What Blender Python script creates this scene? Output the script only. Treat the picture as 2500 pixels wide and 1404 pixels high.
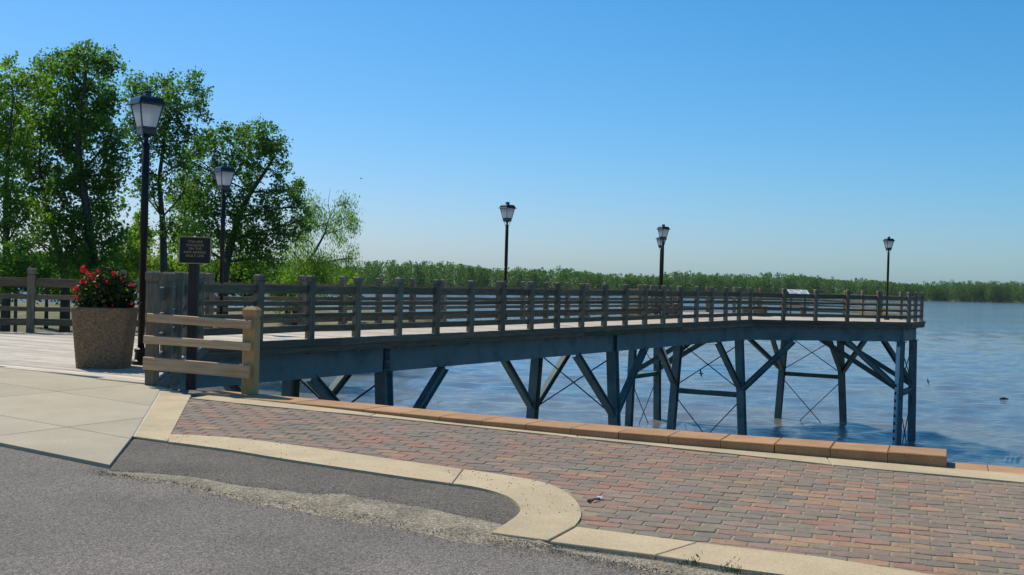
import bpy, bmesh, math, random
import numpy as np
from mathutils import Matrix, Vector
random.seed(7); rng = np.random.default_rng(11)
R = math.radians
sc = bpy.context.scene
for o in list(bpy.data.objects): bpy.data.objects.remove(o)

# ------------------------------------------------------------------ camera
F, ROLL, PITCH, EYE = 2850.0, 0.02652, -0.00498, 1.2515        # focal length in photo pixels (2500 wide)
cr, sr, cp, sp = math.cos(ROLL), math.sin(ROLL), math.cos(PITCH), math.sin(PITCH)
cam = bpy.data.objects.new('camera', bpy.data.cameras.new('camera')); sc.collection.objects.link(cam)
cam.data.lens = F / 2500 * 36; cam.data.sensor_width = 36; cam.data.clip_start = 0.1; cam.data.clip_end = 20000
rt, up, fw = (cr, -sr*sp, sr*cp), (-sr, -cr*sp, cr*cp), (0, cp, sp)
cam.matrix_world = Matrix(((rt[0], up[0], -fw[0], 0), (rt[1], up[1], -fw[1], 0), (rt[2], up[2], -fw[2], EYE), (0, 0, 0, 1)))
sc.camera = cam
def ray(px, py):
    U, V = px-1250, 702-py
    u, v = U*cr - V*sr, U*sr + V*cr
    return Vector((u/F, cp - v/F*sp, sp + v/F*cp))
def at(px, py, d):                       # the point at distance d along y seen at a photo pixel
    r = ray(px, py); return Vector((0, 0, EYE)) + r * (d / r.y)
def on_z(px, py, z):                     # ... on the level z
    r = ray(px, py); return Vector((0, 0, EYE)) + r * ((z - EYE) / r.z)
GA, GC = -0.4028, 0.028                  # the street plane: z = GA + GC*y
def gz(x, y): return GA + GC*y
def on_g(px, py):
    r = ray(px, py); return Vector((0, 0, EYE)) + r * ((GA - EYE) / (r.z - GC*r.y))

# ------------------------------------------------------------------ sky, sun, exposure
SUN_EL, SUN_AZ = 54.0, -45.0             # azimuth clockwise from +Y
w = bpy.data.worlds.new('World'); sc.world = w; w.use_nodes = True
nt = w.node_tree; bg = nt.nodes['Background']
sky = nt.nodes.new('ShaderNodeTexSky'); sky.sky_type = 'NISHITA'; sky.sun_disc = False
sky.sun_elevation = R(SUN_EL); sky.sun_rotation = R(SUN_AZ); sky.altitude = 0
sky.air_density = 1.0; sky.dust_density = 0.6; sky.ozone_density = 3.0
wbal = nt.nodes.new('ShaderNodeMix'); wbal.data_type = 'RGBA'; wbal.blend_type = 'MULTIPLY'; wbal.inputs[0].default_value = 1; wbal.inputs[7].default_value = (.45, .86, 1.17, 1)   # the camera's cool white balance
nt.links.new(sky.outputs[0], wbal.inputs[6]); spl = nt.nodes.new('ShaderNodeSeparateColor'); cmb = nt.nodes.new('ShaderNodeCombineColor'); nt.links.new(wbal.outputs[2], spl.inputs[0])
pw = nt.nodes.new('ShaderNodeMath'); pw.operation = 'POWER'; pw.inputs[1].default_value = 1.75; nt.links.new(spl.outputs[0], pw.inputs[0])            # the camera's saturated reds
ml = nt.nodes.new('ShaderNodeMath'); ml.operation = 'MULTIPLY'; ml.inputs[1].default_value = .68; nt.links.new(pw.outputs[0], ml.inputs[0])
mn = nt.nodes.new('ShaderNodeMath'); mn.operation = 'MINIMUM'; mn.inputs[1].default_value = 9; nt.links.new(ml.outputs[0], mn.inputs[0])
nt.links.new(mn.outputs[0], cmb.inputs[0]); nt.links.new(spl.outputs[1], cmb.inputs[1]); nt.links.new(spl.outputs[2], cmb.inputs[2]); nt.links.new(cmb.outputs[0], bg.inputs[0]); bg.inputs[1].default_value = 0.108
sl = bpy.data.lights.new('sun', 'SUN'); sl.energy = 4.7; sl.angle = R(0.5); sl.color = (1.0, 0.91, 0.76)
sun = bpy.data.objects.new('sun', sl); sc.collection.objects.link(sun)
sd = Vector((math.sin(R(SUN_AZ))*math.cos(R(SUN_EL)), math.cos(R(SUN_AZ))*math.cos(R(SUN_EL)), math.sin(R(SUN_EL))))
sun.rotation_euler = (-sd).to_track_quat('-Z', 'Y').to_euler(); sun.location = (0, 0, 40)
vs = sc.view_settings; vs.view_transform = 'Standard'; vs.look = 'None'; vs.exposure = 0; vs.gamma = 1; vs.use_curve_mapping = False
sc.cycles.max_bounces = 6; sc.cycles.transparent_max_bounces = 8

# ------------------------------------------------------------------ materials
def new_mat(name):
    m = bpy.data.materials.new(name); m.use_nodes = True
    n = m.node_tree.nodes; return m, n, m.node_tree.links, n['Principled BSDF']
def C4(c): return (c[0], c[1], c[2], 1)
def ramp(n, stops):
    r = n.new('ShaderNodeValToRGB'); e = r.color_ramp.elements
    while len(e) < len(stops): e.new(0.5)
    for k, (p, c) in enumerate(stops): e[k].position = p; e[k].color = C4(c)
    return r
def M(name, c1, c2, scale=6, rough=.8, bump=.15, bscale=None, stretch=(1, 1, 1), rand=0., detail=6, metal=0, spec=.3,
      specks=None, stain=None, coord='Object', bdist=.01):
    """Two-tone noise material; rand varies brightness from piece to piece; specks = (scale, dark, light, amount); stain = (scale, colour, amount)."""
    m, n, L, b = new_mat(name)
    tc = n.new('ShaderNodeTexCoord'); mp = n.new('ShaderNodeMapping'); mp.inputs['Scale'].default_value = stretch
    oi = n.new('ShaderNodeObjectInfo')
    if coord == 'World':
        g = n.new('ShaderNodeNewGeometry'); L.new(g.outputs['Position'], mp.inputs[0])
    else:
        ad = n.new('ShaderNodeVectorMath'); ad.operation = 'MULTIPLY_ADD'
        L.new(oi.outputs['Random'], ad.inputs[0]); ad.inputs[1].default_value = (37, 53, 71); L.new(tc.outputs['Object'], ad.inputs[2]); L.new(ad.outputs[0], mp.inputs[0])
    nz = n.new('ShaderNodeTexNoise'); nz.inputs['Scale'].default_value = scale; nz.inputs['Detail'].default_value = detail; nz.inputs['Roughness'].default_value = .62
    L.new(mp.outputs[0], nz.inputs['Vector'])
    r = ramp(n, [(.32, c1), (.68, c2)]); L.new(nz.outputs[0], r.inputs[0]); col = r.outputs[0]
    if stain:
        s = n.new('ShaderNodeTexNoise'); s.inputs['Scale'].default_value = stain[0]; s.inputs['Detail'].default_value = 5; L.new(mp.outputs[0], s.inputs['Vector'])
        sm = n.new('ShaderNodeMapRange'); sm.inputs[1].default_value = .5; sm.inputs[2].default_value = .72; sm.inputs[4].default_value = stain[2]; L.new(s.outputs[0], sm.inputs[0])
        x = n.new('ShaderNodeMix'); x.data_type = 'RGBA'; L.new(sm.outputs[0], x.inputs[0]); L.new(col, x.inputs[6]); x.inputs[7].default_value = C4(stain[1]); col = x.outputs[2]
    if specks:
        v = n.new('ShaderNodeTexVoronoi'); v.inputs['Scale'].default_value = specks[0]; L.new(mp.outputs[0], v.inputs['Vector'])
        sp_ = n.new('ShaderNodeSeparateColor'); L.new(v.outputs['Color'], sp_.inputs[0])
        vr = ramp(n, [(.0, specks[1]), (.35, specks[1]), (.36, (.5, .5, .5)), (.8, (.5, .5, .5)), (.81, specks[2])]); vr.color_ramp.interpolation = 'LINEAR'
        L.new(sp_.outputs[0], vr.inputs[0])
        x = n.new('ShaderNodeMix'); x.data_type = 'RGBA'; x.blend_type = 'OVERLAY'; x.inputs[0].default_value = specks[3]; L.new(col, x.inputs[6]); L.new(vr.outputs[0], x.inputs[7]); col = x.outputs[2]
    if rand:
        mr = n.new('ShaderNodeMapRange'); mr.inputs[3].default_value = 1-rand; mr.inputs[4].default_value = 1+rand; L.new(oi.outputs['Random'], mr.inputs[0])
        x = n.new('ShaderNodeMix'); x.data_type = 'RGBA'; x.blend_type = 'MULTIPLY'; x.inputs[0].default_value = 1; L.new(col, x.inputs[6]); L.new(mr.outputs[0], x.inputs[7]); col = x.outputs[2]
    L.new(col, b.inputs['Base Color']); b.inputs['Roughness'].default_value = rough; b.inputs['Metallic'].default_value = metal
    b.inputs['Specular IOR Level'].default_value = spec
    if bump:
        bn = n.new('ShaderNodeTexNoise'); bn.inputs['Scale'].default_value = bscale or scale*4; bn.inputs['Detail'].default_value = 4; L.new(mp.outputs[0], bn.inputs['Vector'])
        bp = n.new('ShaderNodeBump'); bp.inputs['Strength'].default_value = bump; bp.inputs['Distance'].default_value = bdist; L.new(bn.outputs[0], bp.inputs['Height']); L.new(bp.outputs[0], b.inputs['Normal'])
    return m
WOODS = (1, 14, 14)
MT = {}
MT['rail'] = M('weathered_rail_wood', (.110, .080, .047), (.205, .157, .099), 3, .85, .3, 6, WOODS, .22, stain=(2, (.055, .052, .042), .6))
MT['post'] = M('weathered_post_wood', (.145, .118, .078), (.25, .208, .146), 3, .85, .3, 6, (14, 14, 1), .2, stain=(2, (.06, .062, .048), .6))
MT['deck'] = M('sunbleached_deck_wood', (.36, .31, .25), (.60, .54, .45), 2, .8, .4, 5, WOODS, .27, stain=(1.5, (.25, .215, .17), .8))
MT['fascia'] = M('weathered_fascia_wood', (.088, .069, .044), (.175, .142, .094), 2, .85, .3, 5, WOODS, .3, stain=(1.2, (.06, .066, .058), .7))
MT['lumber'] = M('treated_lumber', (.47, .285, .15), (.64, .425, .25), 2.5, .75, .2, 5, WOODS, .1, stain=(3, (.36, .22, .11), .4))
MT['lumberpost'] = M('treated_lumber_post', (.40, .235, .085), (.56, .35, .145), 3, .75, .2, 5, (14, 14, 1), .05, stain=(3, (.20, .12, .05), .6))
MT['steel'] = M('blue_painted_steel', (.116, .176, .180), (.146, .215, .218), 2, .72, .05, 30, rand=.08, spec=.2, stain=(1.6, (.060, .100, .108), .8))
MT['rod'] = M('dark_steel_rod', (.03, .035, .04), (.05, .055, .06), 5, .5, 0, metal=.4)
MT['concrete'] = M('broom_finished_concrete', (.365, .315, .226), (.435, .380, .278), 1.3, .9, .12, 160, stain=(1.1, (.335, .30, .235), .55), specks=(220, (.40, .40, .40), (.58, .58, .57), .5), bdist=.003, rand=.03)
MT['kerb'] = M('cream_kerb_concrete', (.44, .35, .212), (.53, .432, .28), 2.2, .9, .2, 150, stain=(1.7, (.34, .285, .195), .75), specks=(190, (.36, .36, .36), (.6, .6, .58), .6), bdist=.003, rand=.04)
MT['asphalt'] = M('worn_asphalt', (.138, .123, .109), (.196, .175, .154), 1.1, .9, .6, 130, specks=(130, (.22, .22, .22), (.83, .81, .78), .8), stain=(.55, (.112, .102, .092), .6), bdist=.006)
MT['asphalt2'] = M('dark_apron_asphalt', (.098, .086, .074), (.138, .122, .104), 1.6, .92, .7, 110, specks=(110, (.24, .24, .24), (.8, .78, .72), .75), stain=(2.5, (.15, .135, .11), .5), bdist=.006)
MT['sand'] = M('gravelly_sand', (.215, .185, .138), (.325, .285, .215), 5, .95, .8, 90, specks=(100, (.24, .23, .21), (.82, .8, .74), .8), stain=(3, (.10, .088, .066), .6), bdist=.01)
MT['joint'] = M('joint_sand', (.20, .165, .11), (.36, .30, .205), 20, .95, .4, 150)
MT['cap'] = M('tan_wall_block', (.36, .195, .092), (.445, .255, .128), 5, .9, .3, 140, rand=.10, stain=(3, (.29, .165, .085), .6), specks=(170, (.38, .38, .38), (.62, .62, .6), .5), bdist=.003)
MT['mortar'] = M('pale_mortar', (.40, .38, .34), (.52, .50, .45), 30, .9, .3, 80)
MT['wall'] = M('split_face_wall_block', (.28, .155, .09), (.38, .22, .13), 9, .95, .8, 12, rand=.1)
MT['earth'] = M('embankment_earth', (.11, .09, .06), (.2, .165, .11), 2, .95, .5)
MT['aggregate'] = M('exposed_aggregate', (.20, .122, .066), (.32, .212, .125), 30, .85, .6, 90, specks=(115, (.25, .25, .25), (.78, .76, .70), .7), bdist=.012)
MT['black'] = M('black_painted_metal', (.012, .011, .011), (.02, .018, .018), 4, .27, .02, 60, spec=.6)
MT['pole'] = M('matt_black_pole', (.014, .012, .012), (.022, .019, .018), 4, .5, .03, 60, spec=.22)
MT['board'] = M('black_sign_board', (.011, .010, .010), (.016, .015, .014), 6, .35, 0)
MT['gold'] = M('dull_gold_letter', (.33, .225, .10), (.42, .30, .15), 30, .5, 0)
MT['signpost'] = M('dark_sign_post', (.028, .025, .023), (.05, .046, .042), 5, .8, .2, 8, (14, 14, 1))
MT['bark'] = M('tree_bark', (.045, .038, .03), (.115, .098, .078), 5, .95, .9, 9, (4, 4, 1), bdist=.05)
MT['white'] = M('panel_print_white', (.62, .63, .62), (.72, .72, .7), 3, .4, 0)
MT['printblue'] = M('panel_print_blue', (.25, .33, .42), (.42, .47, .5), 9, .4, 0)
MT['printgrey'] = M('panel_print_grey', (.16, .17, .17), (.35, .33, .3), 12, .4, 0)
MT['gauge'] = M('gauge_plate', (.5, .56, .58), (.6, .65, .66), 5, .5, 0)
MT['gaugemark'] = M('gauge_mark_black', (.012, .012, .012), (.02, .02, .02), 5, .5, 0)
MT['bench'] = M('bench_wood', (.10, .075, .05), (.19, .145, .095), 3, .8, .2, 6, WOODS, .15)
MT['bird'] = M('dark_bird', (.02, .018, .018), (.05, .045, .042), 20, .8, 0)
MT['stone'] = M('pebble', (.07, .062, .055), (.30, .27, .23), 9, .9, .2, coord='World')
MT['grain'] = M('sand_grain', (.24, .20, .145), (.42, .37, .28), 9, .9, .0, coord='World')
MT['mud'] = M('bank_mud', (.10, .10, .045), (.20, .185, .095), .5, .95, .6, 4, coord='World', stain=(.15, (.06, .085, .025), .7), bdist=.1)
MT['soil'] = M('potting_soil', (.02, .015, .01), (.05, .038, .026), 12, .95, .6)
pav_cols = {'grey': ((.178, .148, .118), (.222, .186, .150)), 'brown': ((.215, .158, .118), (.265, .198, .148)), 'red': ((.268, .148, .106), (.32, .184, .134)),
            'pink': ((.235, .163, .126), (.285, .202, .158)), 'orange': ((.302, .190, .116), (.345, .225, .142)), 'olive': ((.20, .163, .118), (.245, .203, .150))}
for k, (a, b) in pav_cols.items():
    MT['p_'+k] = M('paver_'+k, a, b, 9, .9, .3, 170, rand=.08, specks=(210, (.38, .38, .38), (.63, .63, .62), .6), stain=(7, (.185, .152, .118), .75), bdist=.003)
def glass_mat():
    m, n, L, b = new_mat('frosted_lamp_glass'); b.inputs['Base Color'].default_value = (.72, .74, .74, 1); b.inputs['Roughness'].default_value = .35
    t = n.new('ShaderNodeBsdfTranslucent'); t.inputs[0].default_value = (.93, .93, .92, 1); x = n.new('ShaderNodeMixShader'); x.inputs[0].default_value = .75
    tp = n.new('ShaderNodeBsdfTransparent'); tp.inputs[0].default_value = (.95, .97, 1, 1); x2 = n.new('ShaderNodeMixShader'); x2.inputs[0].default_value = .38
    L.new(b.outputs[0], x.inputs[1]); L.new(t.outputs[0], x.inputs[2]); L.new(x.outputs[0], x2.inputs[1]); L.new(tp.outputs[0], x2.inputs[2]); L.new(x2.outputs[0], n['Material Output'].inputs[0]); return m
MT['glass'] = glass_mat()
def leaf_mat(name, c1, c2, trans=.4, tcol=None, gloss=.55):
    m, n, L, b = new_mat(name); g = n.new('ShaderNodeNewGeometry')
    nz = n.new('ShaderNodeTexNoise'); nz.inputs['Scale'].default_value = .55; nz.inputs['Detail'].default_value = 3; L.new(g.outputs['Position'], nz.inputs['Vector'])
    ad = n.new('ShaderNodeMath'); ad.operation = 'MULTIPLY_ADD'; L.new(g.outputs['Random Per Island'], ad.inputs[0]); ad.inputs[1].default_value = .55; 
    s = n.new('ShaderNodeMath'); s.operation = 'SUBTRACT'; L.new(nz.outputs[0], s.inputs[0]); s.inputs[1].default_value = .27; L.new(s.outputs[0], ad.inputs[2])
    r = ramp(n, [(.1, c1), (.9, c2)]); L.new(ad.outputs[0], r.inputs[0])
    L.new(r.outputs[0], b.inputs['Base Color']); b.inputs['Roughness'].default_value = gloss; b.inputs['Specular IOR Level'].default_value = .25
    t = n.new('ShaderNodeBsdfTranslucent'); h = n.new('ShaderNodeMix'); h.data_type = 'RGBA'; h.blend_type = 'MULTIPLY'; h.inputs[0].default_value = 1
    L.new(r.outputs[0], h.inputs[6]); h.inputs[7].default_value = C4(tcol or (1.5, 1.95, .85)); L.new(h.outputs[2], t.inputs[0])
    x = n.new('ShaderNodeMixShader'); x.inputs[0].default_value = trans; L.new(b.outputs[0], x.inputs[1]); L.new(t.outputs[0], x.inputs[2]); L.new(x.outputs[0], n['Material Output'].inputs[0])
    return m
MT['leaf'] = leaf_mat('cottonwood_leaf', (.045, .098, .014), (.135, .22, .032), .5)
MT['leaf_light'] = leaf_mat('light_leaf', (.085, .145, .015), (.19, .27, .03), .5)
MT['leaf_willow'] = leaf_mat('willow_leaf', (.10, .165, .022), (.22, .30, .05), .52)
MT['leaf_dark'] = leaf_mat('shrub_leaf', (.016, .028, .009), (.045, .07, .018), .2)
MT['leaf_red'] = leaf_mat('reddish_leaf', (.06, .02, .014), (.13, .05, .03), .3, (1.6, .9, .6))
MT['petal'] = leaf_mat('red_petal', (.50, .012, .03), (.72, .03, .06), .35, (1.3, .8, .8))
MT['far_leaf'] = leaf_mat('far_forest_leaf', (.058, .112, .030), (.128, .20, .052), .38, None, .8)
MT['far_trunk'] = M('far_trunk', (.07, .068, .055), (.13, .125, .105), .3, .9, 0, coord='World')
def water_mat():
    m, n, L, b = new_mat('muddy_river_water'); g = n.new('ShaderNodeNewGeometry')
    mp = n.new('ShaderNodeMapping'); mp.inputs['Scale'].default_value = (.22, 1, 1); L.new(g.outputs['Position'], mp.inputs[0])
    big = n.new('ShaderNodeTexNoise'); big.inputs['Scale'].default_value = .06; big.inputs['Detail'].default_value = 9; big.inputs['Roughness'].default_value = .68; L.new(mp.outputs[0], big.inputs['Vector'])
    r = ramp(n, [(.36, (.080, .130, .172)), (.60, (.170, .154, .132))]); L.new(big.outputs[0], r.inputs[0]); L.new(r.outputs[0], b.inputs['Base Color'])
    b.inputs['IOR'].default_value = 1.333; b.inputs['Roughness'].default_value = .06; b.inputs['Specular IOR Level'].default_value = 1.0
    mp2 = n.new('ShaderNodeMapping'); mp2.inputs['Scale'].default_value = (.55, 1, 1); mp2.inputs['Rotation'].default_value = (0, 0, .3); L.new(g.outputs['Position'], mp2.inputs[0])
    a = n.new('ShaderNodeTexNoise'); a.inputs['Scale'].default_value = 1.5; a.inputs['Detail'].default_value = 6; a.inputs['Roughness'].default_value = .62; L.new(mp2.outputs[0], a.inputs['Vector'])
    st = n.new('ShaderNodeMapRange'); st.inputs[1].default_value = .35; st.inputs[2].default_value = .65; st.inputs[3].default_value = .3; st.inputs[4].default_value = 1.0; L.new(big.outputs[0], st.inputs[0])
    bp = n.new('ShaderNodeBump'); bp.inputs['Distance'].default_value = .22
    mp3 = n.new('ShaderNodeMapping'); mp3.inputs['Scale'].default_value = (.3, 1, 1); mp3.inputs['Rotation'].default_value = (0, 0, -.12); L.new(g.outputs['Position'], mp3.inputs[0])
    a2 = n.new('ShaderNodeTexNoise'); a2.inputs['Scale'].default_value = .28; a2.inputs['Detail'].default_value = 4; L.new(mp3.outputs[0], a2.inputs['Vector'])
    sm = n.new('ShaderNodeMath'); sm.operation = 'MULTIPLY_ADD'; L.new(a2.outputs[0], sm.inputs[0]); sm.inputs[1].default_value = 1.6; L.new(a.outputs[0], sm.inputs[2])
    L.new(st.outputs[0], bp.inputs['Strength']); L.new(sm.outputs[0], bp.inputs['Height']); L.new(bp.outputs[0], b.inputs['Normal'])
    return m
MT['water'] = water_mat()

# ------------------------------------------------------------------ helpers
TW = {}                                                     # world location of every Empty
def tag(o, label=None, cat=None, group=None, kind=None):
    for k, v in (('label', label), ('category', cat), ('group', group), ('kind', kind)):
        if v: o[k] = v
    return o
def link(o, parent=None, Mx=None):
    sc.collection.objects.link(o)
    Mx = Mx or Matrix.Identity(4)
    if parent is not None:
        o.parent = parent; Mx = Matrix.Translation(-TW.get(parent.name, Vector())) @ Mx
    o.matrix_local = Mx
    return o
def thing(name, loc, label, cat, group=None, kind=None):
    o = bpy.data.objects.new(name, None); sc.collection.objects.link(o); o.location = loc; o.empty_display_size = .2
    TW[o.name] = Vector(loc); return tag(o, label, cat, group, kind)
def mesh(name, V, Fc, mat, smooth=False):
    me = bpy.data.meshes.new(name); me.from_pydata([tuple(v) for v in V], [], Fc); me.update()
    for m_ in (mat if isinstance(mat, list) else [mat]): me.materials.append(m_)
    if smooth:
        for p in me.polygons: p.use_smooth = True
    return me
def mesh_np(name, V, Q, mat, mi=None):
    me = bpy.data.meshes.new(name); nv, nq, k = len(V), len(Q), Q.shape[1]
    me.vertices.add(nv); me.vertices.foreach_set('co', np.asarray(V, dtype=np.float32).ravel())
    me.loops.add(nq*k); me.loops.foreach_set('vertex_index', np.asarray(Q, dtype=np.int32).ravel())
    me.polygons.add(nq); me.polygons.foreach_set('loop_start', np.arange(0, nq*k, k, dtype=np.int32)); me.polygons.foreach_set('loop_total', np.full(nq, k, dtype=np.int32))
    for m_ in (mat if isinstance(mat, list) else [mat]): me.materials.append(m_)
    if mi is not None: me.polygons.foreach_set('material_index', np.asarray(mi, dtype=np.int32))
    me.update(); me.validate(); return me
def obj(name, me, parent=None, Mx=None): return link(bpy.data.objects.new(name, me), parent, Mx)
class MB:
    def __init__(s): s.V, s.F = [], []
    def add(s, V, Fc):
        k = len(s.V); s.V += [Vector(v) for v in V]; s.F += [tuple(i+k for i in f) for f in Fc]; return s
    def box(s, c, d, Mx=None):
        V = [Vector((c[0]+x*d[0]/2, c[1]+y*d[1]/2, c[2]+z*d[2]/2)) for x in (-1, 1) for y in (-1, 1) for z in (-1, 1)]
        if Mx: V = [Mx @ v for v in V]
        return s.add(V, [(0, 1, 3, 2), (4, 6, 7, 5), (0, 4, 5, 1), (2, 3, 7, 6), (0, 2, 6, 4), (1, 5, 7, 3)])
    def rings(s, rings, cap=True):
        k, n = len(s.V), len(rings[0])
        for r in rings: s.V += [Vector(v) for v in r]
        for i in range(len(rings)-1):
            for j in range(n):
                a, b = k+i*n+j, k+i*n+(j+1) % n; s.F.append((a, b, b+n, a+n))
        if cap: s.F.append(tuple(k+j for j in reversed(range(n)))); s.F.append(tuple(k+(len(rings)-1)*n+j for j in range(n)))
        return s
    def sq(s, prof, c=(0, 0), rot=0.):                       # stacked squares: [(z, half width)]
        co = [(math.cos(rot+R(45+90*i))*1.41421356, math.sin(rot+R(45+90*i))*1.41421356) for i in range(4)]
        return s.rings([[(c[0]+h*x, c[1]+h*y, z) for x, y in co] for z, h in prof])
    def lathe(s, prof, n=14, c=(0, 0)):
        return s.rings([[(c[0]+r*math.cos(2*math.pi*i/n), c[1]+r*math.sin(2*math.pi*i/n), z) for i in range(n)] for z, r in prof])
    def tube(s, pts, rad, n=5, cap=True):
        pts = [Vector(p) for p in pts]; rr = []
        for i, p in enumerate(pts):
            d = (pts[min(i+1, len(pts)-1)] - pts[max(i-1, 0)]).normalized()
            a = d.cross(Vector((.31, .95, .05))).normalized(); b = d.cross(a)
            rr.append([p + (a*math.cos(2*math.pi*k/n) + b*math.sin(2*math.pi*k/n))*rad[i] for k in range(n)])
        return s.rings(rr, cap)
    def me(s, name, mat, smooth=False): return mesh(name, s.V, s.F, mat, smooth)
    def obj(s, name, mat, parent=None, smooth=False, Mx=None):
        V = s.V
        if Mx is None and parent is not None:               # world coordinates: origin at the piece's centre
            c = sum(V, Vector())/len(V); s.V = [v-c for v in V]; Mx = Matrix.Translation(c)
        return obj(name, s.me(name, mat, smooth), parent, Mx)
def frame(p0, p1, upv=(0, 0, 1)):
    p0, p1 = Vector(p0), Vector(p1); x = (p1-p0); L = x.length; x.normalize()
    u = Vector(upv); y = u.cross(x)
    if y.length < 1e-4: y = Vector((0, 1, 0)).cross(x)
    y.normalize(); z = x.cross(y); c = (p0+p1)/2
    return Matrix(((x.x, y.x, z.x, c.x), (x.y, y.y, z.y, c.y), (x.z, y.z, z.z, c.z), (0, 0, 0, 1))), L
_cache = {}
def plank(name, p0, p1, wid, hgt, mat, parent, upv=(0, 0, 1)):
    """A sawn board: x along its length, y its width, z its thickness; worn edges."""
    Mx, L = frame(p0, p1, upv); key = (round(L, 2), wid, hgt, mat.name)
    if key not in _cache:
        b = min(wid, hgt)*.14; a, c, l = wid/2, hgt/2, L/2
        sec = [(-a+b, -c), (a-b, -c), (a, -c+b), (a, c-b), (a-b, c), (-a+b, c), (-a, c-b), (-a, -c+b)]
        _cache[key] = MB().rings([[(x, y, z) for y, z in sec] for x in (-l, l)]).me(name, mat)
    return obj(name, _cache[key], parent, Mx)
def hsec(name, p0, p1, dep, wid, mat, parent, upv=(0, 0, 1), t=.022):
    """Rolled steel H section between two points: flanges top and bottom in local z."""
    Mx, L = frame(p0, p1, upv)
    mb = MB().box((0, 0, dep/2-t/2), (L, wid, t)).box((0, 0, -dep/2+t/2), (L, wid, t)).box((0, 0, 0), (L, t, dep-2*t))
    return mb.obj(name, mat, parent, Mx=Mx)
def prism(name, poly, top, bot, mat, parent=None, bev=0.):
    """Extruded polygon; top and bot are functions of x, y."""
    bm = bmesh.new(); a = sum((poly[i][0]*poly[(i+1) % len(poly)][1]-poly[(i+1) % len(poly)][0]*poly[i][1]) for i in range(len(poly)))
    if a < 0: poly = poly[::-1]
    tv = [bm.verts.new((x, y, top(x, y))) for x, y in poly]; bv = [bm.verts.new((x, y, bot(x, y))) for x, y in poly]; n = len(poly)
    tf = bm.faces.new(tv); bm.faces.new(bv[::-1])
    for i in range(n): bm.faces.new((tv[i], bv[i], bv[(i+1) % n], tv[(i+1) % n]))
    if bev: bmesh.ops.bevel(bm, geom=list(tf.edges), offset=bev, segments=2, affect='EDGES', profile=.5)
    bmesh.ops.triangulate(bm, faces=[f for f in bm.faces if len(f.verts) > 4])
    bmesh.ops.recalc_face_normals(bm, faces=bm.faces)
    me = bpy.data.meshes.new(name); bm.to_mesh(me); bm.free(); me.materials.append(mat)
    return obj(name, me, parent)
def inside(poly, x, y):
    r = False; n = len(poly)
    for i in range(n):
        x1, y1 = poly[i]; x2, y2 = poly[(i+1) % n]
        if (y1 > y) != (y2 > y) and x < (x2-x1)*(y-y1)/(y2-y1)+x1: r = not r
    return r

# ------------------------------------------------------------------ setting: water, embankment, road
WATER = -5.3
# near water carries real wavelets, farther out the ripples are below a pixel
nx_, ny_ = 620, 640; wy = np.geomspace(9, 620, ny_); uu = np.linspace(-.95, 1.15, nx_); U, Y = np.meshgrid(uu, wy); X = U*Y; Z = np.zeros_like(X); step = np.maximum(.0075*Y, .0034*Y)
wr = np.random.default_rng(5)
for k in range(64):
    lam = .38*(11**wr.random()); th = R(-70)+wr.normal()*.7; kx, ky = math.cos(th)*6.2832/lam, math.sin(th)*6.2832/lam
    Z += .0056*lam**.85*wr.uniform(.5, 1.2)*np.sin(kx*X+ky*Y+wr.random()*6.28)*((lam/step-2)/2.5).clip(0, 1)
Z *= np.minimum.reduce([(U+.95)/.05, (1.15-U)/.05, (620-Y)/150]).clip(0, 1)
V = np.stack([X.ravel(), Y.ravel(), WATER+Z.ravel()], 1); ii, jj = np.meshgrid(np.arange(nx_-1), np.arange(ny_-1)); a_ = (jj*nx_+ii).ravel()
Q = np.stack([a_, a_+1, a_+nx_+1, a_+nx_], 1); k0 = len(V); c00, c10, c01, c11 = 0, nx_-1, (ny_-1)*nx_, ny_*nx_-1
V = np.concatenate([V, [(-900, 3, WATER), (1100, 3, WATER), (1500, 1500, WATER), (-900, 1500, WATER)]])
Q = np.concatenate([Q, [(k0, c00, c01, k0+3), (c10, k0+1, k0+2, c11), (c01, c11, k0+2, k0+3), (k0, k0+1, c10, c00)]])
me = mesh_np('river_water', V, Q, MT['water']); me.polygons.foreach_set('use_smooth', np.ones(len(Q), dtype=bool))
tag(obj('river_water', me), 'muddy river with wind ripples reflecting blue sky', 'river', kind='structure')

def smooth_line(P, n=6):
    P = [Vector((p[0], p[1])) for p in P]; out = []
    for i in range(len(P)-1):
        a, b, c, d = P[max(i-1, 0)], P[i], P[i+1], P[min(i+2, len(P)-1)]
        for k in range(n):
            t = k/n; out.append(.5*((2*b)+(c-a)*t+(2*a-5*b+4*c-d)*t*t+(3*b-a-3*c+d)*t**3))
    out.append(P[-1]); return [(p.x, p.y) for p in out]
CAPZ, CH, CDEP = -.046, .098, .44
fp = [on_z(x, y, CAPZ) for x, y in ((430, 957), (753, 986), (1054, 1015.5), (1200, 1028.6), (1509, 1055), (1761, 1074), (2313, 1114))]
fl = smooth_line(fp, 8)
fdir = (Vector(fl[-1])-Vector(fl[-9])).normalized(); S_END = 0.
for k in range(1, 60): fl.append(tuple(Vector(fp[-1].xy)+fdir*k))
_arc = np.concatenate([[0], np.cumsum([ (Vector(b)-Vector(a)).length for a, b in zip(fl[:-1], fl[1:])])]); S_END = float(_arc[48])
def cp2(s, n):                           # point s metres along the wall front, n metres behind it
    x, y = np.interp(s, _arc, [p[0] for p in fl]), np.interp(s, _arc, [p[1] for p in fl]); e = .25
    d = Vector((np.interp(s+e, _arc, [p[0] for p in fl])-np.interp(max(0, s-e), _arc, [p[0] for p in fl]), np.interp(s+e, _arc, [p[1] for p in fl])-np.interp(max(0, s-e), _arc, [p[1] for p in fl]))).normalized()
    return (float(x-d.y*n), float(y+d.x*n))
E1, E2 = Vector((-4.02, 13.16)), Vector((-15.0, 20.75))                          # deck entrance edge
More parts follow.
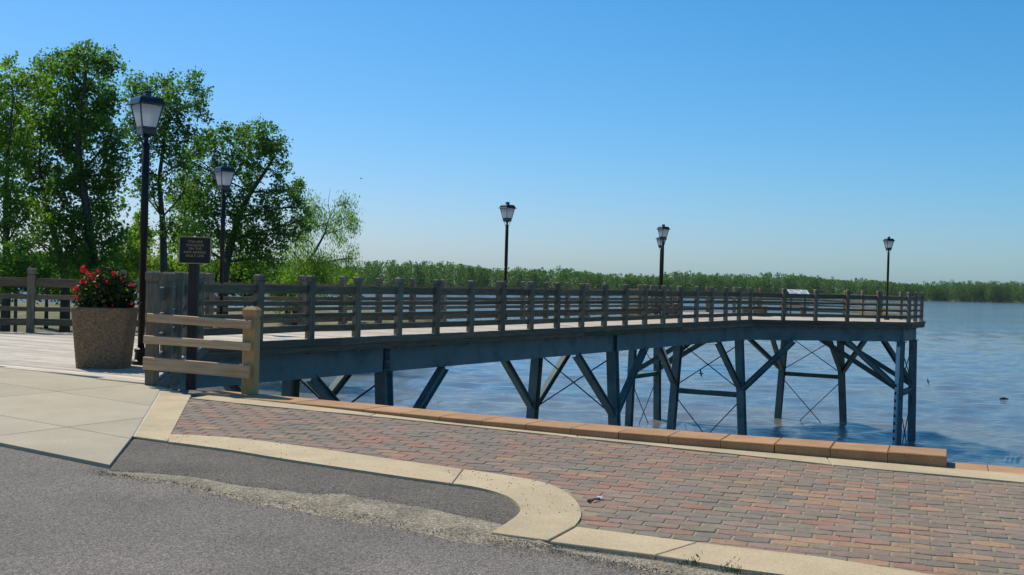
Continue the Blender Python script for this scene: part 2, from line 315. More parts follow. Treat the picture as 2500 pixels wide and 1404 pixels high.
land = [(-70, -60), (70, -60), cp2(50, .38)]+[cp2(s_, .38) for s_ in np.arange(12, -.01, -.6)]+[(E1.x, E1.y+.02), (E2.x, E2.y), (-40, 34), (-70, 45)]
road = prism('road', land, lambda x, y: gz(x, y)-.02, lambda x, y: -7.0, MT['asphalt'])
tag(road, 'worn grey asphalt street in the foreground', 'road', kind='structure')

# bank where the left trees stand
def yb(x):
    xs = [-90, -60, -27, -18, -11, -8, -6]; ys = [36, 42, 52, 68, 82, 92, 130]
    return np.interp(x, xs, ys)
def bank_h(x, y):
    a = np.clip((y-yb(x))/11, 0, 1); b = np.clip((150-y)/25, 0, 1); s = a*a*(3-2*a)*b
    return -6.3 + 3.9*s + .25*np.sin(x*.7)*np.cos(y*.5)*s
gx, gy = np.linspace(-90, -4, 70), np.linspace(36, 160, 80); X, Y = np.meshgrid(gx, gy)
V = np.stack([X.ravel(), Y.ravel(), bank_h(X, Y).ravel()], 1); i = np.arange(69); j = np.arange(79)
Q = np.array([(b*70+a, b*70+a+1, (b+1)*70+a+1, (b+1)*70+a) for b in j for a in i])
me = mesh_np('river_bank', V, Q, MT['mud']); [setattr(p, 'use_smooth', True) for p in me.polygons]
tag(obj('river_bank', me), 'low muddy green bank under the left trees', 'river bank', kind='structure')

# concrete landing of separate slabs
dn = Vector((-(E2-E1).y, (E2-E1).x)).normalized()
if dn.y > 0: dn = -dn                                                            # from deck towards the street
SLZ = lambda x, y: min(-.006, gz(x, y)+.011)
edge_dir = (E2-E1).normalized()
def sl(u, v): p = E1 + edge_dir*u + dn*v; return (p.x, p.y)
landing = thing('pavement', (-5, 11, 0), 'pale concrete landing slabs in front of the boardwalk', 'pavement', kind='structure')
rE = [on_g(395.5, 947).xy, on_g(324.5, 1066).xy, on_g(268, 1138).xy]      # right edge of the landing
def clip(P, a, b):                                           # keep what lies left of the line a->b
    out = []; e = b-a; f = lambda p: e.x*(p.y-a.y)-e.y*(p.x-a.x)
    for p, q in zip(P, P[1:]+P[:1]):
        if f(p) >= 0: out.append(p)
        if (f(p) >= 0) != (f(q) >= 0): t = f(p)/(f(p)-f(q)); out.append(p+(q-p)*t)
    return out
vmax = (rE[2]-E1).dot(dn); vj = [.015, 1.06, 2.40, vmax]; uj = [-4.2, -1.9, .22, 2.3, 4.4, 6.5, 8.6, 10.7, 13.2]; g_ = .0055
for a, b in zip(vj[:-1], vj[1:]):
    for u0, u1 in zip(uj[:-1], uj[1:]):
        P = [Vector(q) for q in (sl(u0+g_, a+g_), sl(u1-g_, a+g_), sl(u1-g_, b-(g_ if b < vmax else 0)), sl(u0+g_, b-(g_ if b < vmax else 0)))]
        if sum(P[i].x*P[(i+1) % 4].y-P[(i+1) % 4].x*P[i].y for i in range(4)) < 0: P = P[::-1]
        P = clip(P, rE[1], rE[0]); P = clip(P, rE[2], rE[1]) if len(P) > 2 else P
        area = abs(sum(P[i].x*P[(i+1) % len(P)].y-P[(i+1) % len(P)].x*P[i].y for i in range(len(P))))/2 if len(P) > 2 else 0
        if area > .02: prism('slab', [tuple(p) for p in P], SLZ, lambda x, y: gz(x, y)-.12, MT['concrete'], landing, .004)

# kerbs
kerb = thing('kerb', (-1, 9, 0), 'cream concrete kerb bands edging the brick pavers', 'kerb', kind='structure')
def band(A, B, off=.007, parent=kerb, mat='kerb'):
    return prism('kerb_segment', list(A)+list(B)[::-1], lambda x, y: gz(x, y)+off, lambda x, y: gz(x, y)-.16, MT[mat], parent, .008)
def P2(l): return [(on_g(*q).x, on_g(*q).y) for q in l]
prism('mortar_joint', P2([(393, 946), (322, 1066), (331, 1068), (402, 948)]), lambda x, y: gz(x, y)+.005, lambda x, y: gz(x, y)-.1, MT['mortar'], kerb)
band(P2([(399, 947), (327, 1067)]), P2([(467, 966), (409, 1078)]))                                            # strip beside the landing
bb = smooth_line(P2([(466, 973), (593, 987), (766, 1004), (900, 1016.5), (1200, 1048), (1500, 1079.5), (1800, 1111), (2110, 1144), (2313, 1162), (2500, 1180)]), 4)
dirE = (Vector(bb[-1])-Vector(bb[-4])).normalized(); e3 = Vector(bb[-1])+dirE*4; bb.append(tuple(e3))
def resample(L_, n):
    a_ = np.concatenate([[0], np.cumsum([(Vector(q)-Vector(p)).length for p, q in zip(L_[:-1], L_[1:])])]); t = np.linspace(0, a_[-1], n)
    return [(float(np.interp(v, a_, [p[0] for p in L_])), float(np.interp(v, a_, [p[1] for p in L_]))) for v in t]
s_l = min(np.arange(0, 1.2, .02), key=lambda v: (Vector(cp2(v, 0))-Vector(bb[0])).length)
tot = S_END+4.4
bA = [cp2(s_l+(tot-s_l)*k/60, -.012) for k in range(61)]; bB = resample(bb, 61)
for a, b in ((0, 11), (11, 22), (22, 33), (33, 44), (44, 60)):
    A_, B_ = bA[a:b+1], bB[a:b+1]
    if a: A_ = [tuple(Vector(A_[0]).lerp(Vector(A_[1]), .03))]+A_[1:]; B_ = [tuple(Vector(B_[0]).lerp(Vector(B_[1]), .03))]+B_[1:]
    band(A_, B_)
cb = smooth_line(P2([(413, 1061), (560, 1070), (700, 1086), (1000, 1129), (1200, 1157), (1330, 1181), (1396, 1215), (1419, 1255), (1404, 1286)]), 5)
cf = smooth_line(P2([(411, 1080), (560, 1100), (700, 1123), (1000, 1168), (1150, 1189), (1232, 1211), (1268, 1238), (1260, 1262), (1200, 1302)]), 5)
h_ = 18
band(cb[:h_+1], cf[:h_+1]); nb = cb[h_:]; nf = cf[h_:]; nb = [(x+.006, y-.002) if k == 0 else (x, y) for k, (x, y) in enumerate(nb)]; nf = [(x+.006, y-.002) if k == 0 else (x, y) for k, (x, y) in enumerate(nf)]
tip = P2([(1338, 1321)])
band(nb, nf+tip)
k2b = P2([(1408, 1288), (1700, 1326), (2000, 1361), (2270, 1405)]); k2f = P2([(1342, 1324), (1600, 1357), (1800, 1391), (1905, 1405)])
d2 = (Vector(k2b[-1])-Vector(k2b[0])).normalized()
for i0 in range(2):
    band(k2b[i0:i0+2] if i0 == 0 else [(k2b[1][0]+.006, k2b[1][1]-.003)]+k2b[2:]+[tuple(Vector(k2b[-1])+d2*4)], k2f[i0:i0+2] if i0 == 0 else [(k2f[1][0]+.006, k2f[1][1]-.003)]+k2f[2:]+[tuple(Vector(k2f[-1])+d2*4)])

# dark asphalt apron between landing and kerb, sand along its edge
ap_top = P2([(327, 1068)])+cf+[]
apron = prism('apron', P2([(327, 1068), (409, 1079)])+cf[1:]+P2([(1150, 1284), (900, 1243), (700, 1213), (560, 1191), (400, 1165), (285, 1149), (268, 1140)]), lambda x, y: gz(x, y)-.012, lambda x, y: gz(x, y)-.1, MT['asphalt2'])
tag(apron, 'darker patched asphalt apron beside the curved kerb', 'asphalt apron', kind='structure')
s_top = smooth_line(P2([(262, 1147), (420, 1152), (560, 1174), (700, 1189), (820, 1196), (940, 1214), (1060, 1236), (1205, 1262), (1255, 1275), (1300, 1318), (1600, 1362), (1900, 1412)]), 10)
s_bot = smooth_line(P2([(262, 1153), (420, 1180), (560, 1211), (700, 1240), (850, 1272), (1000, 1300), (1150, 1322), (1250, 1332), (1330, 1342), (1480, 1368), (1600, 1392), (1780, 1440)]), 10)
n_ = len(s_top); cols_ = 26; V, Fc = [], []
def wob(x, y): return .5*math.sin(x*7.3+y*5.1)+.3*math.sin(x*17+y*13+1)+.25*math.sin(x*31-y*23+2)+.2*math.sin(x*53+y*47)
for k in range(n_):
    for c in range(cols_):
        t = -.12+1.24*c/(cols_-1); x = s_top[k][0]*(1-t)+s_bot[k][0]*t; y = s_top[k][1]*(1-t)+s_bot[k][1]*t
        e = max(-.35, math.sin(math.pi*t)); base = -.012-.008*min(1, max(0, (t-.2)/.6))
        V.append((x, y, gz(x, y)+base-.006+.020*e+.0045*wob(x, y)))
for k in range(n_-1):
    for c in range(cols_-1): a = k*cols_+c; Fc.append((a, a+cols_, a+cols_+1, a+1))
sand = obj('gravel', mesh('gravel', V, Fc, MT['sand'], True)); tag(sand, 'washed sand and fine gravel along the edge of the asphalt', 'gravel', kind='stuff')
def pebbles(name, pts, label, smin, smax, mat):
    V, Q = [], []
    o6 = np.array([(1, 0, 0), (-1, 0, 0), (0, 1, 0), (0, -1, 0), (0, 0, 1), (0, 0, -1)], float); f8 = [(0, 2, 4), (2, 1, 4), (1, 3, 4), (3, 0, 4), (2, 0, 5), (1, 2, 5), (3, 1, 5), (0, 3, 5)]
    for (x, y, z) in pts:
        s = random.uniform(smin, smax); k = len(V); a = random.random()*6
        for v in o6:
            q = v*np.array([s*random.uniform(.7, 1.3), s*random.uniform(.6, 1.1), s*.6]); V.append((x+q[0]*math.cos(a)-q[1]*math.sin(a), y+q[0]*math.sin(a)+q[1]*math.cos(a), z+q[2]))
        Q += [tuple(i+k for i in f) for f in f8]
    return tag(obj(name, mesh(name, V, Q, mat)), label, name, kind='stuff')
pp, fine = [], []
for _ in range(5200):
    k = random.randrange(n_-1); t = random.gauss(.5, .28)
    x = s_top[k][0]*(1-t)+s_bot[k][0]*t+random.gauss(0, .05); y = s_top[k][1]*(1-t)+s_bot[k][1]*t+random.gauss(0, .03); pp.append((x, y, gz(x, y)-.011+random.random()*.004))
for _ in range(9000):                                        # fine grains fading out over the apron
    k = random.randrange(n_-1); t = random.gauss(.25, .55)
    x = s_top[k][0]*(1-t)+s_bot[k][0]*t+random.gauss(0, .09); y = s_top[k][1]*(1-t)+s_bot[k][1]*t+random.gauss(0, .05); fine.append((x, y, gz(x, y)-(.010 if t < .5 else .018)))
pebbles('sand_grains', fine, 'pale sand grains thinning out over the asphalt apron', .0018, .0048, MT['grain'])
pebbles('pebbles', pp, 'loose pebbles scattered over the sand strip', .002, .0075, MT['stone'])

# ------------------------------------------------------------------ brick pavers
pv = thing('brick_pavement', (1, 9, 0), 'interlocking red and grey brick pavers between the kerbs', 'pavement', kind='structure')
bed_poly = P2([(440, 968), (400, 1075)])+cb[1:-1]+k2b+[tuple(Vector(k2b[-1])+d2*3.9)]+bb[::-1]
bed = prism('sand_bed', bed_poly, lambda x, y: gz(x, y)-.0065, lambda x, y: gz(x, y)-.05, MT['joint'], pv)
PL, PW, PA, ANG = .222, .121, .0055, R(-18.5)
def pav_outline(inset=0.):
    L2, W2 = PL/2-.0045-inset, PW/2-.0035-inset
    a = PA; q = PL*.25
    c_ = .011-inset*.3
    up_ = [(L2, W2-a-c_), (L2-c_*.8, W2-a), (q+.017-inset*.4, W2-a), (q-.017-inset*.4, W2+a), (-q+.017+inset*.4, W2+a), (-q-.017+inset*.4, W2-a), (-L2+c_*.8, W2-a), (-L2, W2-a-c_)]
    return up_ + [(x, -y) for x, y in up_[::-1]]
def paver_mesh(mat):
    o, i_ = pav_outline(), pav_outline(.008); mid = pav_outline(.0025)
    return MB().rings([[(x, y, -.045) for x, y in o], [(x, y, -.008) for x, y in o], [(x, y, -.0025) for x, y in mid], [(x, y, 0) for x, y in i_]]).me('paver', mat)
PM = {k: paver_mesh(MT['p_'+k]) for k in pav_cols}; keys = list(pav_cols)
ca, sa = math.cos(ANG), math.sin(ANG); spots = []
region = [(x, y) for x, y in bed_poly]
rowp = PW+.0
for r_ in range(-70, 60):
    for c_ in range(-60, 70):
        lx, ly = (c_+.5*(r_ % 2))*PL, r_*rowp; x, y = 1+lx*ca-ly*sa, 9+lx*sa+ly*ca
        if not inside(region, x, y): continue
        px_ = x/y*F+1250
        if px_ < 250 or px_ > 3600 or y < 4.6: continue
        spots.append((x, y, px_))
def pick(x, y, px_):
    n1 = math.sin(x*1.7+y*2.3)+math.sin(x*2.9-y*1.1+2); t = min(1, max(0, (px_-1500)/900))
    wr = .15+.16*max(0, n1)*(1-t)+(.30 if (1350 < px_ < 1900 and y < 7.3) else 0)
    w_ = {'red': wr*(1-.75*t), 'pink': .2*(1-.4*t), 'orange': .03+.24*t, 'brown': .16+.10*t, 'grey': .42*(1-.45*t), 'olive': .04+.30*t}
    return random.choices(keys, [w_[k] for k in keys])[0]
spots.sort(key=lambda s: s[1]); stuffV, stuffQ, stuffM = [], [], []
slope = Matrix.Rotation(math.atan(GC), 4, 'X')
tmpl = {k: (np.array([v.co[:] for v in PM[k].vertices]), [tuple(p.vertices) for p in PM[k].polygons]) for k in keys}
sbm_v, sbm_f, sbm_m = [], [], []
nobj = 0
for (x, y, px_) in spots:
    k = pick(x, y, px_); z = gz(x, y)-.001+random.gauss(0, .0010)
    Mx = Matrix.Translation((x, y, z)) @ slope @ Matrix.Rotation(ANG+random.gauss(0, .008), 4, 'Z') @ Matrix.Rotation(random.gauss(0, .004), 4, 'X')
    if nobj < 300 and -1.2 < (px_-1250)/F*1 < 1 and px_ < 2520:
        obj('paver', PM[k], pv, Mx); nobj += 1
    else:
        V0, F0 = tmpl[k]; A = np.array(Mx); k0 = len(sbm_v); VV = V0 @ A[:3, :3].T + A[:3, 3]; sbm_v += VV.tolist()
        sbm_f += [tuple(i+k0 for i in f) for f in F0]; sbm_m += [keys.index(k)]*len(F0)
me = mesh('paver_field', sbm_v, sbm_f, [MT['p_'+k] for k in keys]); me.polygons.foreach_set('material_index', np.array(sbm_m, dtype=np.int32))
tag(obj('paver_field', me, pv), kind='stuff')

# ------------------------------------------------------------------ retaining wall with tan cap blocks
wall = thing('retaining_wall', (0, 11, -1), 'low retaining wall capped with tan blocks along the riverside pavement', 'wall')
BL = .452
def cap_mesh(L_):
    g_, b = .003, .006; l, d = L_/2-g_, CDEP/2
    return MB().rings([[(-l, -d, -CH), (l, -d, -CH), (l, d, -CH), (-l, d, -CH)], [(-l, -d, -b), (l, -d, -b), (l, d, -b), (-l, d, -b)], [(-l+b, -d+b, 0), (l-b, -d+b, 0), (l-b, d-b, 0), (-l+b, d-b, 0)]]).me('cap_block', MT['cap'])
cm = cap_mesh(BL)
def capblock(s0, z):
    a, b = Vector(cp2(s0, CDEP/2)), Vector(cp2(s0+BL, CDEP/2)); c = (a+b)/2; an = math.atan2((b-a).y, (b-a).x)
    obj('cap_block', cm, wall, Matrix.Translation((c.x, c.y, z)) @ Matrix.Rotation(an+random.gauss(0, .003), 4, 'Z'))
for k in range(int(S_END/BL)): capblock(S_END-BL*(k+1), CAPZ+random.gauss(0, .0012))
for k in range(9): capblock(S_END-.14+BL*k, CAPZ-.104+random.gauss(0, .001))
prism('wall_body', [cp2(v, .03) for v in np.arange(.05, 14, .5)]+[cp2(v, CDEP-.03) for v in np.arange(13.55, 0, -.5)], lambda x, y: -.19, lambda x, y: -7., MT['wall'], wall)

# ------------------------------------------------------------------ pier
AX = R(59.66); ax = Vector((math.cos(AX), math.sin(AX))); nx = Vector((-ax.y, ax.x))     # along the walkway, across it (away from camera)
N0 = Vector((-4.787, 22.108)); SP = 1.5
def nl(t, n=0.): return N0 + ax*t + nx*n
WID = 3.25
J1 = nl(-SP); N = nl(28.35); d15 = Vector((math.cos(R(17.3)), math.sin(R(17.3))))
F2 = N + d15*7.4; R2 = F2 + Vector((math.cos(R(61)), math.sin(R(61))))*3.0
C1 = R2 + Vector((math.cos(R(103.5)), math.sin(R(103.5))))*6.6; C2 = C1 + Vector((math.cos(R(150)), math.sin(R(150))))*3.0
J3 = nl(28.8, WID); L1 = J3 + Vector((math.cos(R(105)), math.sin(R(105))))*6.0; L2 = L1 + ax*3.0
J2 = nl(-.45, WID); LF = J2 - Vector((.97, .24)).normalized()*8.4
EN = Vector((-4.05, 13.22))
poly = [EN, J1, N, F2, R2, C1, C2, L2, L1, J3, J2, LF, E2]
cen = Vector((5, 38))
def offset(P, d):
    n = len(P); out = []
    for i in range(n):
        a, b, c = P[i-1], P[i], P[(i+1) % n]; e1, e2_ = (b-a).normalized(), (c-b).normalized()
        n1, n2 = Vector((e1.y, -e1.x)), Vector((e2_.y, -e2_.x)); m_ = (n1+n2).normalized(); out.append(b + m_*(d/max(.4, m_.dot(n1))))
    return out
A_ = sum(poly[i].x*poly[(i+1) % len(poly)].y-poly[(i+1) % len(poly)].x*poly[i].y for i in range(len(poly)))
if A_ < 0: poly = poly[::-1]
rim = offset(poly, .13); rim[0] = E1.copy(); rim[-1] = E2.copy()
pier = thing('pier', (0, 30, WATER), 'timber river overlook pier on blue steel legs with grey plank railings', 'pier')
# deck boards
bd = Vector((-ax.y, ax.x)); ss = sorted(p.dot(ax) for p in rim); bw = .143; boards = []
inner = offset(poly, .11); inner[0] = E1.copy(); inner[-1] = E2.copy()
s = ss[0]+.07
while s < ss[-1]:
    hits = []
    for i in range(len(inner)):
        a, b = inner[i], inner[(i+1) % len(inner)]; sa_, sb_ = a.dot(ax)-s, b.dot(ax)-s
        if (sa_ > 0) != (sb_ > 0): t = sa_/(sa_-sb_); hits.append((a+(b-a)*t).dot(bd))
    hits.sort()
    for h0, h1 in zip(hits[::2], hits[1::2]):
        if h1-h0 > .15: boards.append((s, h0, h1))
    s += bw+.003
far_v, far_f = MB(), 0
for k, (s, h0, h1) in enumerate(boards):
    p0, p1 = ax*s+bd*h0, ax*s+bd*h1; z = -.02+random.gauss(0, .0015)
    if k < 300: plank('deck_board', (p0.x, p0.y, z), (p1.x, p1.y, z), bw, .04, MT['deck'], pier)
    else:
        Mx, L_ = frame((p0.x, p0.y, z), (p1.x, p1.y, z)); far_v.box((0, 0, 0), (L_, bw, .04), Mx)
tag(far_v.obj('far_deck_boards', MT['deck'], pier), kind='stuff')
# fascia boards round the rim (not along the entrance)
for i in range(len(rim)-1):
    a, b = rim[i], rim[i+1]; L_ = (b-a).length; e = (b-a)/L_; n_o = Vector((e.y, -e.x)); m_ = max(1, round(L_/3.7))
    for k in range(m_):
        q0, q1 = a+e*(L_*k/m_+.003), a+e*(L_*(k+1)/m_-.003)
        o1 = n_o*.02; plank('fascia_board', (*(q0+o1), -.072), (*(q1+o1), -.072), .145, .042, MT['fascia'], pier, upv=(n_o.x, n_o.y, 0))
        q0, q1 = a+e*max(0, L_*(k+.37)/m_ if k or m_ == 1 and 0 else (L_*k/m_)), a+e*(L_*(k+1)/m_-.003)
        o2 = n_o*-.012; q0 = a+e*(L_*k/m_+.003); plank('fascia_board', (*(q0+o2), -.206), (*(q1+o2), -.206), .118, .05, MT['fascia'], pier, upv=(n_o.x, n_o.y, 0))
# railing
def post_mesh():
    b, c = .068, .076
    return MB().sq([(-.30, b), (1.125, b), (1.135, b-.012), (1.15, b-.012), (1.16, c), (1.245, c), (1.268, c-.02)]).me('railing_post', MT['post'])
PMESH = post_mesh(); RAILS = (('top_rail', .985, .17), ('middle_rail', .707, .094), ('middle_rail', .464, .088), ('bottom_rail', .203, .135))
done = []
def put_post(p, ang):
    if any((p-q).length < .3 for q in done): return
    done.append(p); obj('railing_post', PMESH, pier, Matrix.Translation((p.x, p.y, random.gauss(0, .006))) @ Matrix.Rotation(random.gauss(0, .006), 4, 'X') @ Matrix.Rotation(random.gauss(0, .006), 4, 'Y') @ Matrix.Rotation(ang+random.gauss(0, .02), 4, 'Z'))
def railing(pts, off=0.):
    for i, p in enumerate(pts):
        e = (pts[min(i+1, len(pts)-1)]-pts[max(i-1, 0)]); put_post(p, math.atan2(e.y, e.x))
    for a, b in zip(pts[:-1], pts[1:]):
        e = (b-a).normalized(); u = e*.055; a = a+Vector((-e.y, e.x))*off; b = b+Vector((-e.y, e.x))*off
        for nm, z, hgt in RAILS:
            z1, z2 = z+random.gauss(0, .005), z+random.gauss(0, .005)
            plank(nm, (*(a+u), z1), (*(b-u), z2), .045, hgt, MT['rail'], pier)
def div(a, b, n): return [a+(b-a)*(k/n) for k in range(n+1)]
railing(div(EN+Vector((-.0, .0)), J1, 5), .04); railing([nl(-SP+SP*k) for k in range(20)]+[N], .036); railing(div(N, F2, 5), .036); railing(div(F2, R2, 2)); railing(div(R2, C1, 4)+[]); railing(div(C1, C2, 2))
railing(div(C2, L2, 5)); railing(div(L2, L1, 2)); railing(div(L1, J3, 4)); railing([J2]+[nl(.46+1.53*k, WID) for k in range(19)]+[J3]); railing(div(J2, LF, 5))
# steel: perimeter beams, stiffeners, bents
BT, BB = -.275, -.83
ins = offset(poly, -.30)
def beam(a, b):
    Mx, L_ = frame((a.x, a.y, (BT+BB)/2), (b.x, b.y, (BT+BB)/2)); dep = BT-BB; side = 1
    mb = MB().box((0, -.06, 0), (L_, .016, dep)).box((0, .02, dep/2-.01), (L_, .17, .02)).box((0, .02, -dep/2+.01), (L_, .17, .02))
    mb.obj('beam', MT['steel'], pier, Mx=Mx)
nodes = {}
idx = {'EN': 0, 'J1': 1, 'N': 2, 'F2': 3, 'R2': 4, 'C1': 5, 'C2': 6, 'L2': 7, 'L1': 8, 'J3': 9, 'J2': 10, 'LF': 11}
I_ = {k: ins[v] for k, v in idx.items()}
for a, b in (('EN', 'J1'), ('J1', 'N'), ('N', 'F2'), ('F2', 'R2'), ('R2', 'C1'), ('C1', 'C2'), ('C2', 'L2'), ('L2', 'L1'), ('L1', 'J3'), ('J3', 'J2'), ('J2', 'LF')): beam(I_[a], I_[b])
for k in range(12):                                          # floor beams across the walkway
    a, b = nl(-1+2.65*k, .35), nl(-1+2.65*k, WID-.35); plank('floor_beam', (*a, -.45), (*b, -.45), .12, .30, MT['steel'], pier)
def leg(p, lean):                                            # p: top (xy), lean: horizontal offset per metre down
    top = Vector((p.x, p.y, BB)); bot = Vector((p.x+lean.x*6.4, p.y+lean.y*6.4, BB-6.4)); f_ = lean.normalized()
    hsec('leg', bot, top, .30, .29, MT['steel'], pier, upv=(ax.x, ax.y, 0), t=.026)
    plank('bearing_plate', (top.x-.2, top.y, BB-.012), (top.x+.2, top.y, BB-.012), .36, .022, MT['steel'], pier)
    def on(z): return top+(bot-top)*((BB-z)/6.4)
    return on
def rod(a, b): MB().tube([a, b], [.021, .021], 6).obj('tie_rod', MT['rod'], pier)
def bent(pa, pb, zs=-3.02):
    d = (pb-pa).normalized(); oa, ob = leg(pa, -d*.062), leg(pb, d*.062)
    a, b = oa(zs), ob(zs); hsec('strut', a+(b-a)*.05, a+(b-a)*.95, .20, .2, MT['steel'], pier)
    plank('cross_beam', (*(pa-d*.1), (BT+BB)/2-.02), (*(pb+d*.1), (BT+BB)/2-.02), .22, .5, MT['steel'], pier)
    rod(oa(-1.0), ob(-2.85)); rod(ob(-1.0), oa(-2.85)); rod(oa(-3.2), ob(-6.6)); rod(ob(-3.2), oa(-6.6))
    return oa, ob
def brace(on, tgt, z0=-2.85): hsec('brace', on(z0), Vector((tgt.x, tgt.y, BB-.01)), .2, .19, MT['steel'], pier, t=.02)
def stiff(p, e):                                             # dark joint plates where the beams meet over a leg
    e = e.normalized(); n_o = Vector((e.y, -e.x)); q = p+n_o*.085
    plank('stiffener', (*(q-e*.11), (BT+BB)/2), (*(q+e*.11), (BT+BB)/2), .03, .545, MT['steel'], pier)
for t in (4.41, 16.27):
    pa, pb = nl(t, .30), nl(t, WID-.30); oa, ob = bent(pa, pb, -3.75); stiff(pa, ax)
    for on, p in ((oa, pa), (ob, pb)):
        for sg in (-1, 1): brace(on, p+ax*2.45*sg)
pa, pb = nl(28.1, .34), nl(28.1, WID-.34); oa, ob = bent(pa, pb); stiff(pa, ax)
brace(oa, pa-ax*2.45); brace(ob, pb-ax*2.45); brace(oa, pa+d15*2.45); brace(ob, pb+(I_['L1']-I_['J3']).normalized()*2.45)
pcen = (N+C1+F2+L1)/4
for u_, v_, pu, pv_ in (('F2', 'R2', 'N', 'C1'), ('C1', 'C2', 'R2', 'L2'), ('L2', 'L1', 'C2', 'J3')):
    pa, pb = I_[u_], I_[v_]; oa, ob = bent(pa, pb)
    brace(oa, pa+(I_[pu]-pa).normalized()*2.6); brace(ob, pb+(I_[pv_]-pb).normalized()*2.6)
    mid = (pa+pb)/2; inn = (pcen-mid).normalized()
    brace(oa, pa+inn*3.3); brace(ob, pb+inn*3.3)
    if u_ == 'F2':
        g0, g1 = oa(-1.05), oa(-6.2); off = Vector((-.17, -.19, 0))
        gb = plank('gauge_board', g0+off, g1+off, .17, .03, MT['gauge'], pier, upv=(0, -1, 0)); TW[gb.name] = None
        Lg = (g1-g0).length
        for k in range(34):
            mk = MB().box((0, 0, 0), (.035, .05, .008)).obj('gauge_tick', MT['gaugemark']); mk.parent = gb; mk.matrix_local = Matrix.Translation((-Lg/2+1.55+k*.105, .055, .019))
        for k in range(8):
            mk = MB().box((0, 0, 0), (.13, .075, .008)).obj('gauge_number', MT['gaugemark']); mk.parent = gb; mk.matrix_local = Matrix.Translation((-Lg/2+1.62+k*.315, -.045, .019))

# ------------------------------------------------------------------ lamps
def lamp(x, y, z, label, rot, hide=False):
    t = thing('street_lamp', (x, y, z), label, 'lamp', 'black lantern lamps on the pier')
    o = Vector((x, y, z))
    def P(mb, name, mat, par=t, smooth=False):
        mb.V = [v+o for v in mb.V]; return mb.obj(name, mat, par, smooth)
    P(MB().lathe([(0, .12), (.05, .12), (.07, .085), (.16, .075), (.18, .088), (.21, .088), (.23, .052)], 16), 'base', MT['pole'], smooth=False)
    P(MB().lathe([(.2, .046), (1.72, .044), (1.73, .052), (2.98, .050), (2.99, .03), (3.05, .028), (3.10, .06)], 14), 'pole', MT['pole'], smooth=True)
    P(MB().sq([(3.09, .06), (3.11, .095), (3.175, .098), (3.185, .105), (3.205, .105)], rot=rot), 'lantern_base', MT['black'])
    for k in range(4):                                       # slanted panes
        a = rot+R(90*k); c, s_ = math.cos(a), math.sin(a); e = (-s_, c)
        q = [(c*r-e[0]*hw, s_*r-e[1]*hw, zz) if sg < 0 else (c*r+e[0]*hw, s_*r+e[1]*hw, zz) for r, hw, zz, sg in ((.098, .09, 3.205, -1), (.098, .09, 3.205, 1), (.158, .15, 3.50, 1), (.158, .15, 3.50, -1))]
        q2 = [(v[0]-c*.006, v[1]-s_*.006, v[2]) for v in q]
        P(MB().rings([q, q2]), 'glass_pane', MT['glass'])
        d = rot+R(45+90*k); b0, b1 = Vector((math.cos(d)*.142, math.sin(d)*.142, 3.20)), Vector((math.cos(d)*.226, math.sin(d)*.226, 3.505)); P(MB().tube([b0, b1], [.0105, .0105], 5), 'lantern_bar', MT['black'])
        if k in (1, 3):
            b0 = Vector((math.cos(d)*.10, math.sin(d)*.10, 3.10)); P(MB().tube([Vector((math.cos(d)*.045, math.sin(d)*.045, 2.96)), b0], [.008, .008], 4), 'arm', MT['black'])
    rf = P(MB().sq([(3.492, .16), (3.495, .198), (3.502, .204), (3.509, .204), (3.519, .194), (3.524, .178), (3.55, .172), (3.58, .157), (3.596, .142), (3.608, .130), (3.613, .06)], rot=rot), 'lantern_roof', MT['black'])
    f_ = MB().sq([(3.605, .042), (3.665, .042), (3.672, .052), (3.685, .05), (3.70, .02)], rot=rot); f_.V = [v+o for v in f_.V]
    c = sum(f_.V, Vector())/len(f_.V); f_.V = [v-c for v in f_.V]; fo = obj('finial', f_.me('finial', MT['black'])); fo.parent = rf; fo.matrix_local = Matrix.Translation(c-o-rf.location)
    return t
q = at(349.5, 640, 15.76); lamp(q.x, q.y, 0, 'tall black lantern lamp beside the flower planter, nearest of the lamps', R(40))
q = at(542, 640, 25.75); lamp(q.x, q.y, 0, 'black lantern lamp rising behind the sign, in front of the leaning trees', R(42))
q = at(1235.3, 650, 35.9); lamp(q.x, q.y, 0, 'black lantern lamp on the back railing halfway along the walkway', R(40))
q = at(1617.5, 640, 46.6); lamp(q.x, q.y, 0, 'black lantern lamp at the far end of the walkway, nearer of the overlapping pair', R(30))
q = at(1614.5, 588, 56.8); lamp(q.x, q.y, 0, 'black lantern lamp mostly hidden behind another lamp pole on the pier head', R(28))
q = at(2167.5, 680, 51.9); lamp(q.x, q.y, 0, 'black lantern lamp near the right corner of the pier head', R(10))

# ------------------------------------------------------------------ treated lumber barrier and sign
bar = thing('wooden_barrier', (-2.9, 13, -.2), 'short barrier of tan lumber, three rails and one chunky post', 'barrier')
yp = Vector((-2.83, 12.74))
MB().sq([(-1.2, .072), (.76, .072), (.772, .062), (.79, .062), (.80, .078), (.872, .08), (.90, .055)], (0, 0)).obj('post', MT['lumberpost'], bar, Mx=Matrix.Translation((yp.x, yp.y, 0)) @ Matrix.Rotation(R(-9), 4, 'Z'))
for (z0, z1, hgt, x0) in ((.745, .71, .095, -4.06), (.50, .473, .09, -4.09), (.235, .20, .142, -4.09)):
    plank('rail', (x0, 13.04, z0), (-2.81, 12.62, z1), .042, hgt, MT['lumber'], bar)
sg = thing('plaque_sign', (-3.63, 13.25, -.5), 'black plaque sign with gold lettering on a dark post', 'sign')
MB().sq([(-1.2, .052), (1.5, .052), (1.52, .045)], (0, 0)).obj('post', MT['signpost'], sg, Mx=Matrix.Translation((-3.615, 13.26, 0)) @ Matrix.Rotation(R(5), 4, 'Z'))
c = at(476.5, 611, 13.18); BWd, BHt = .345, .295
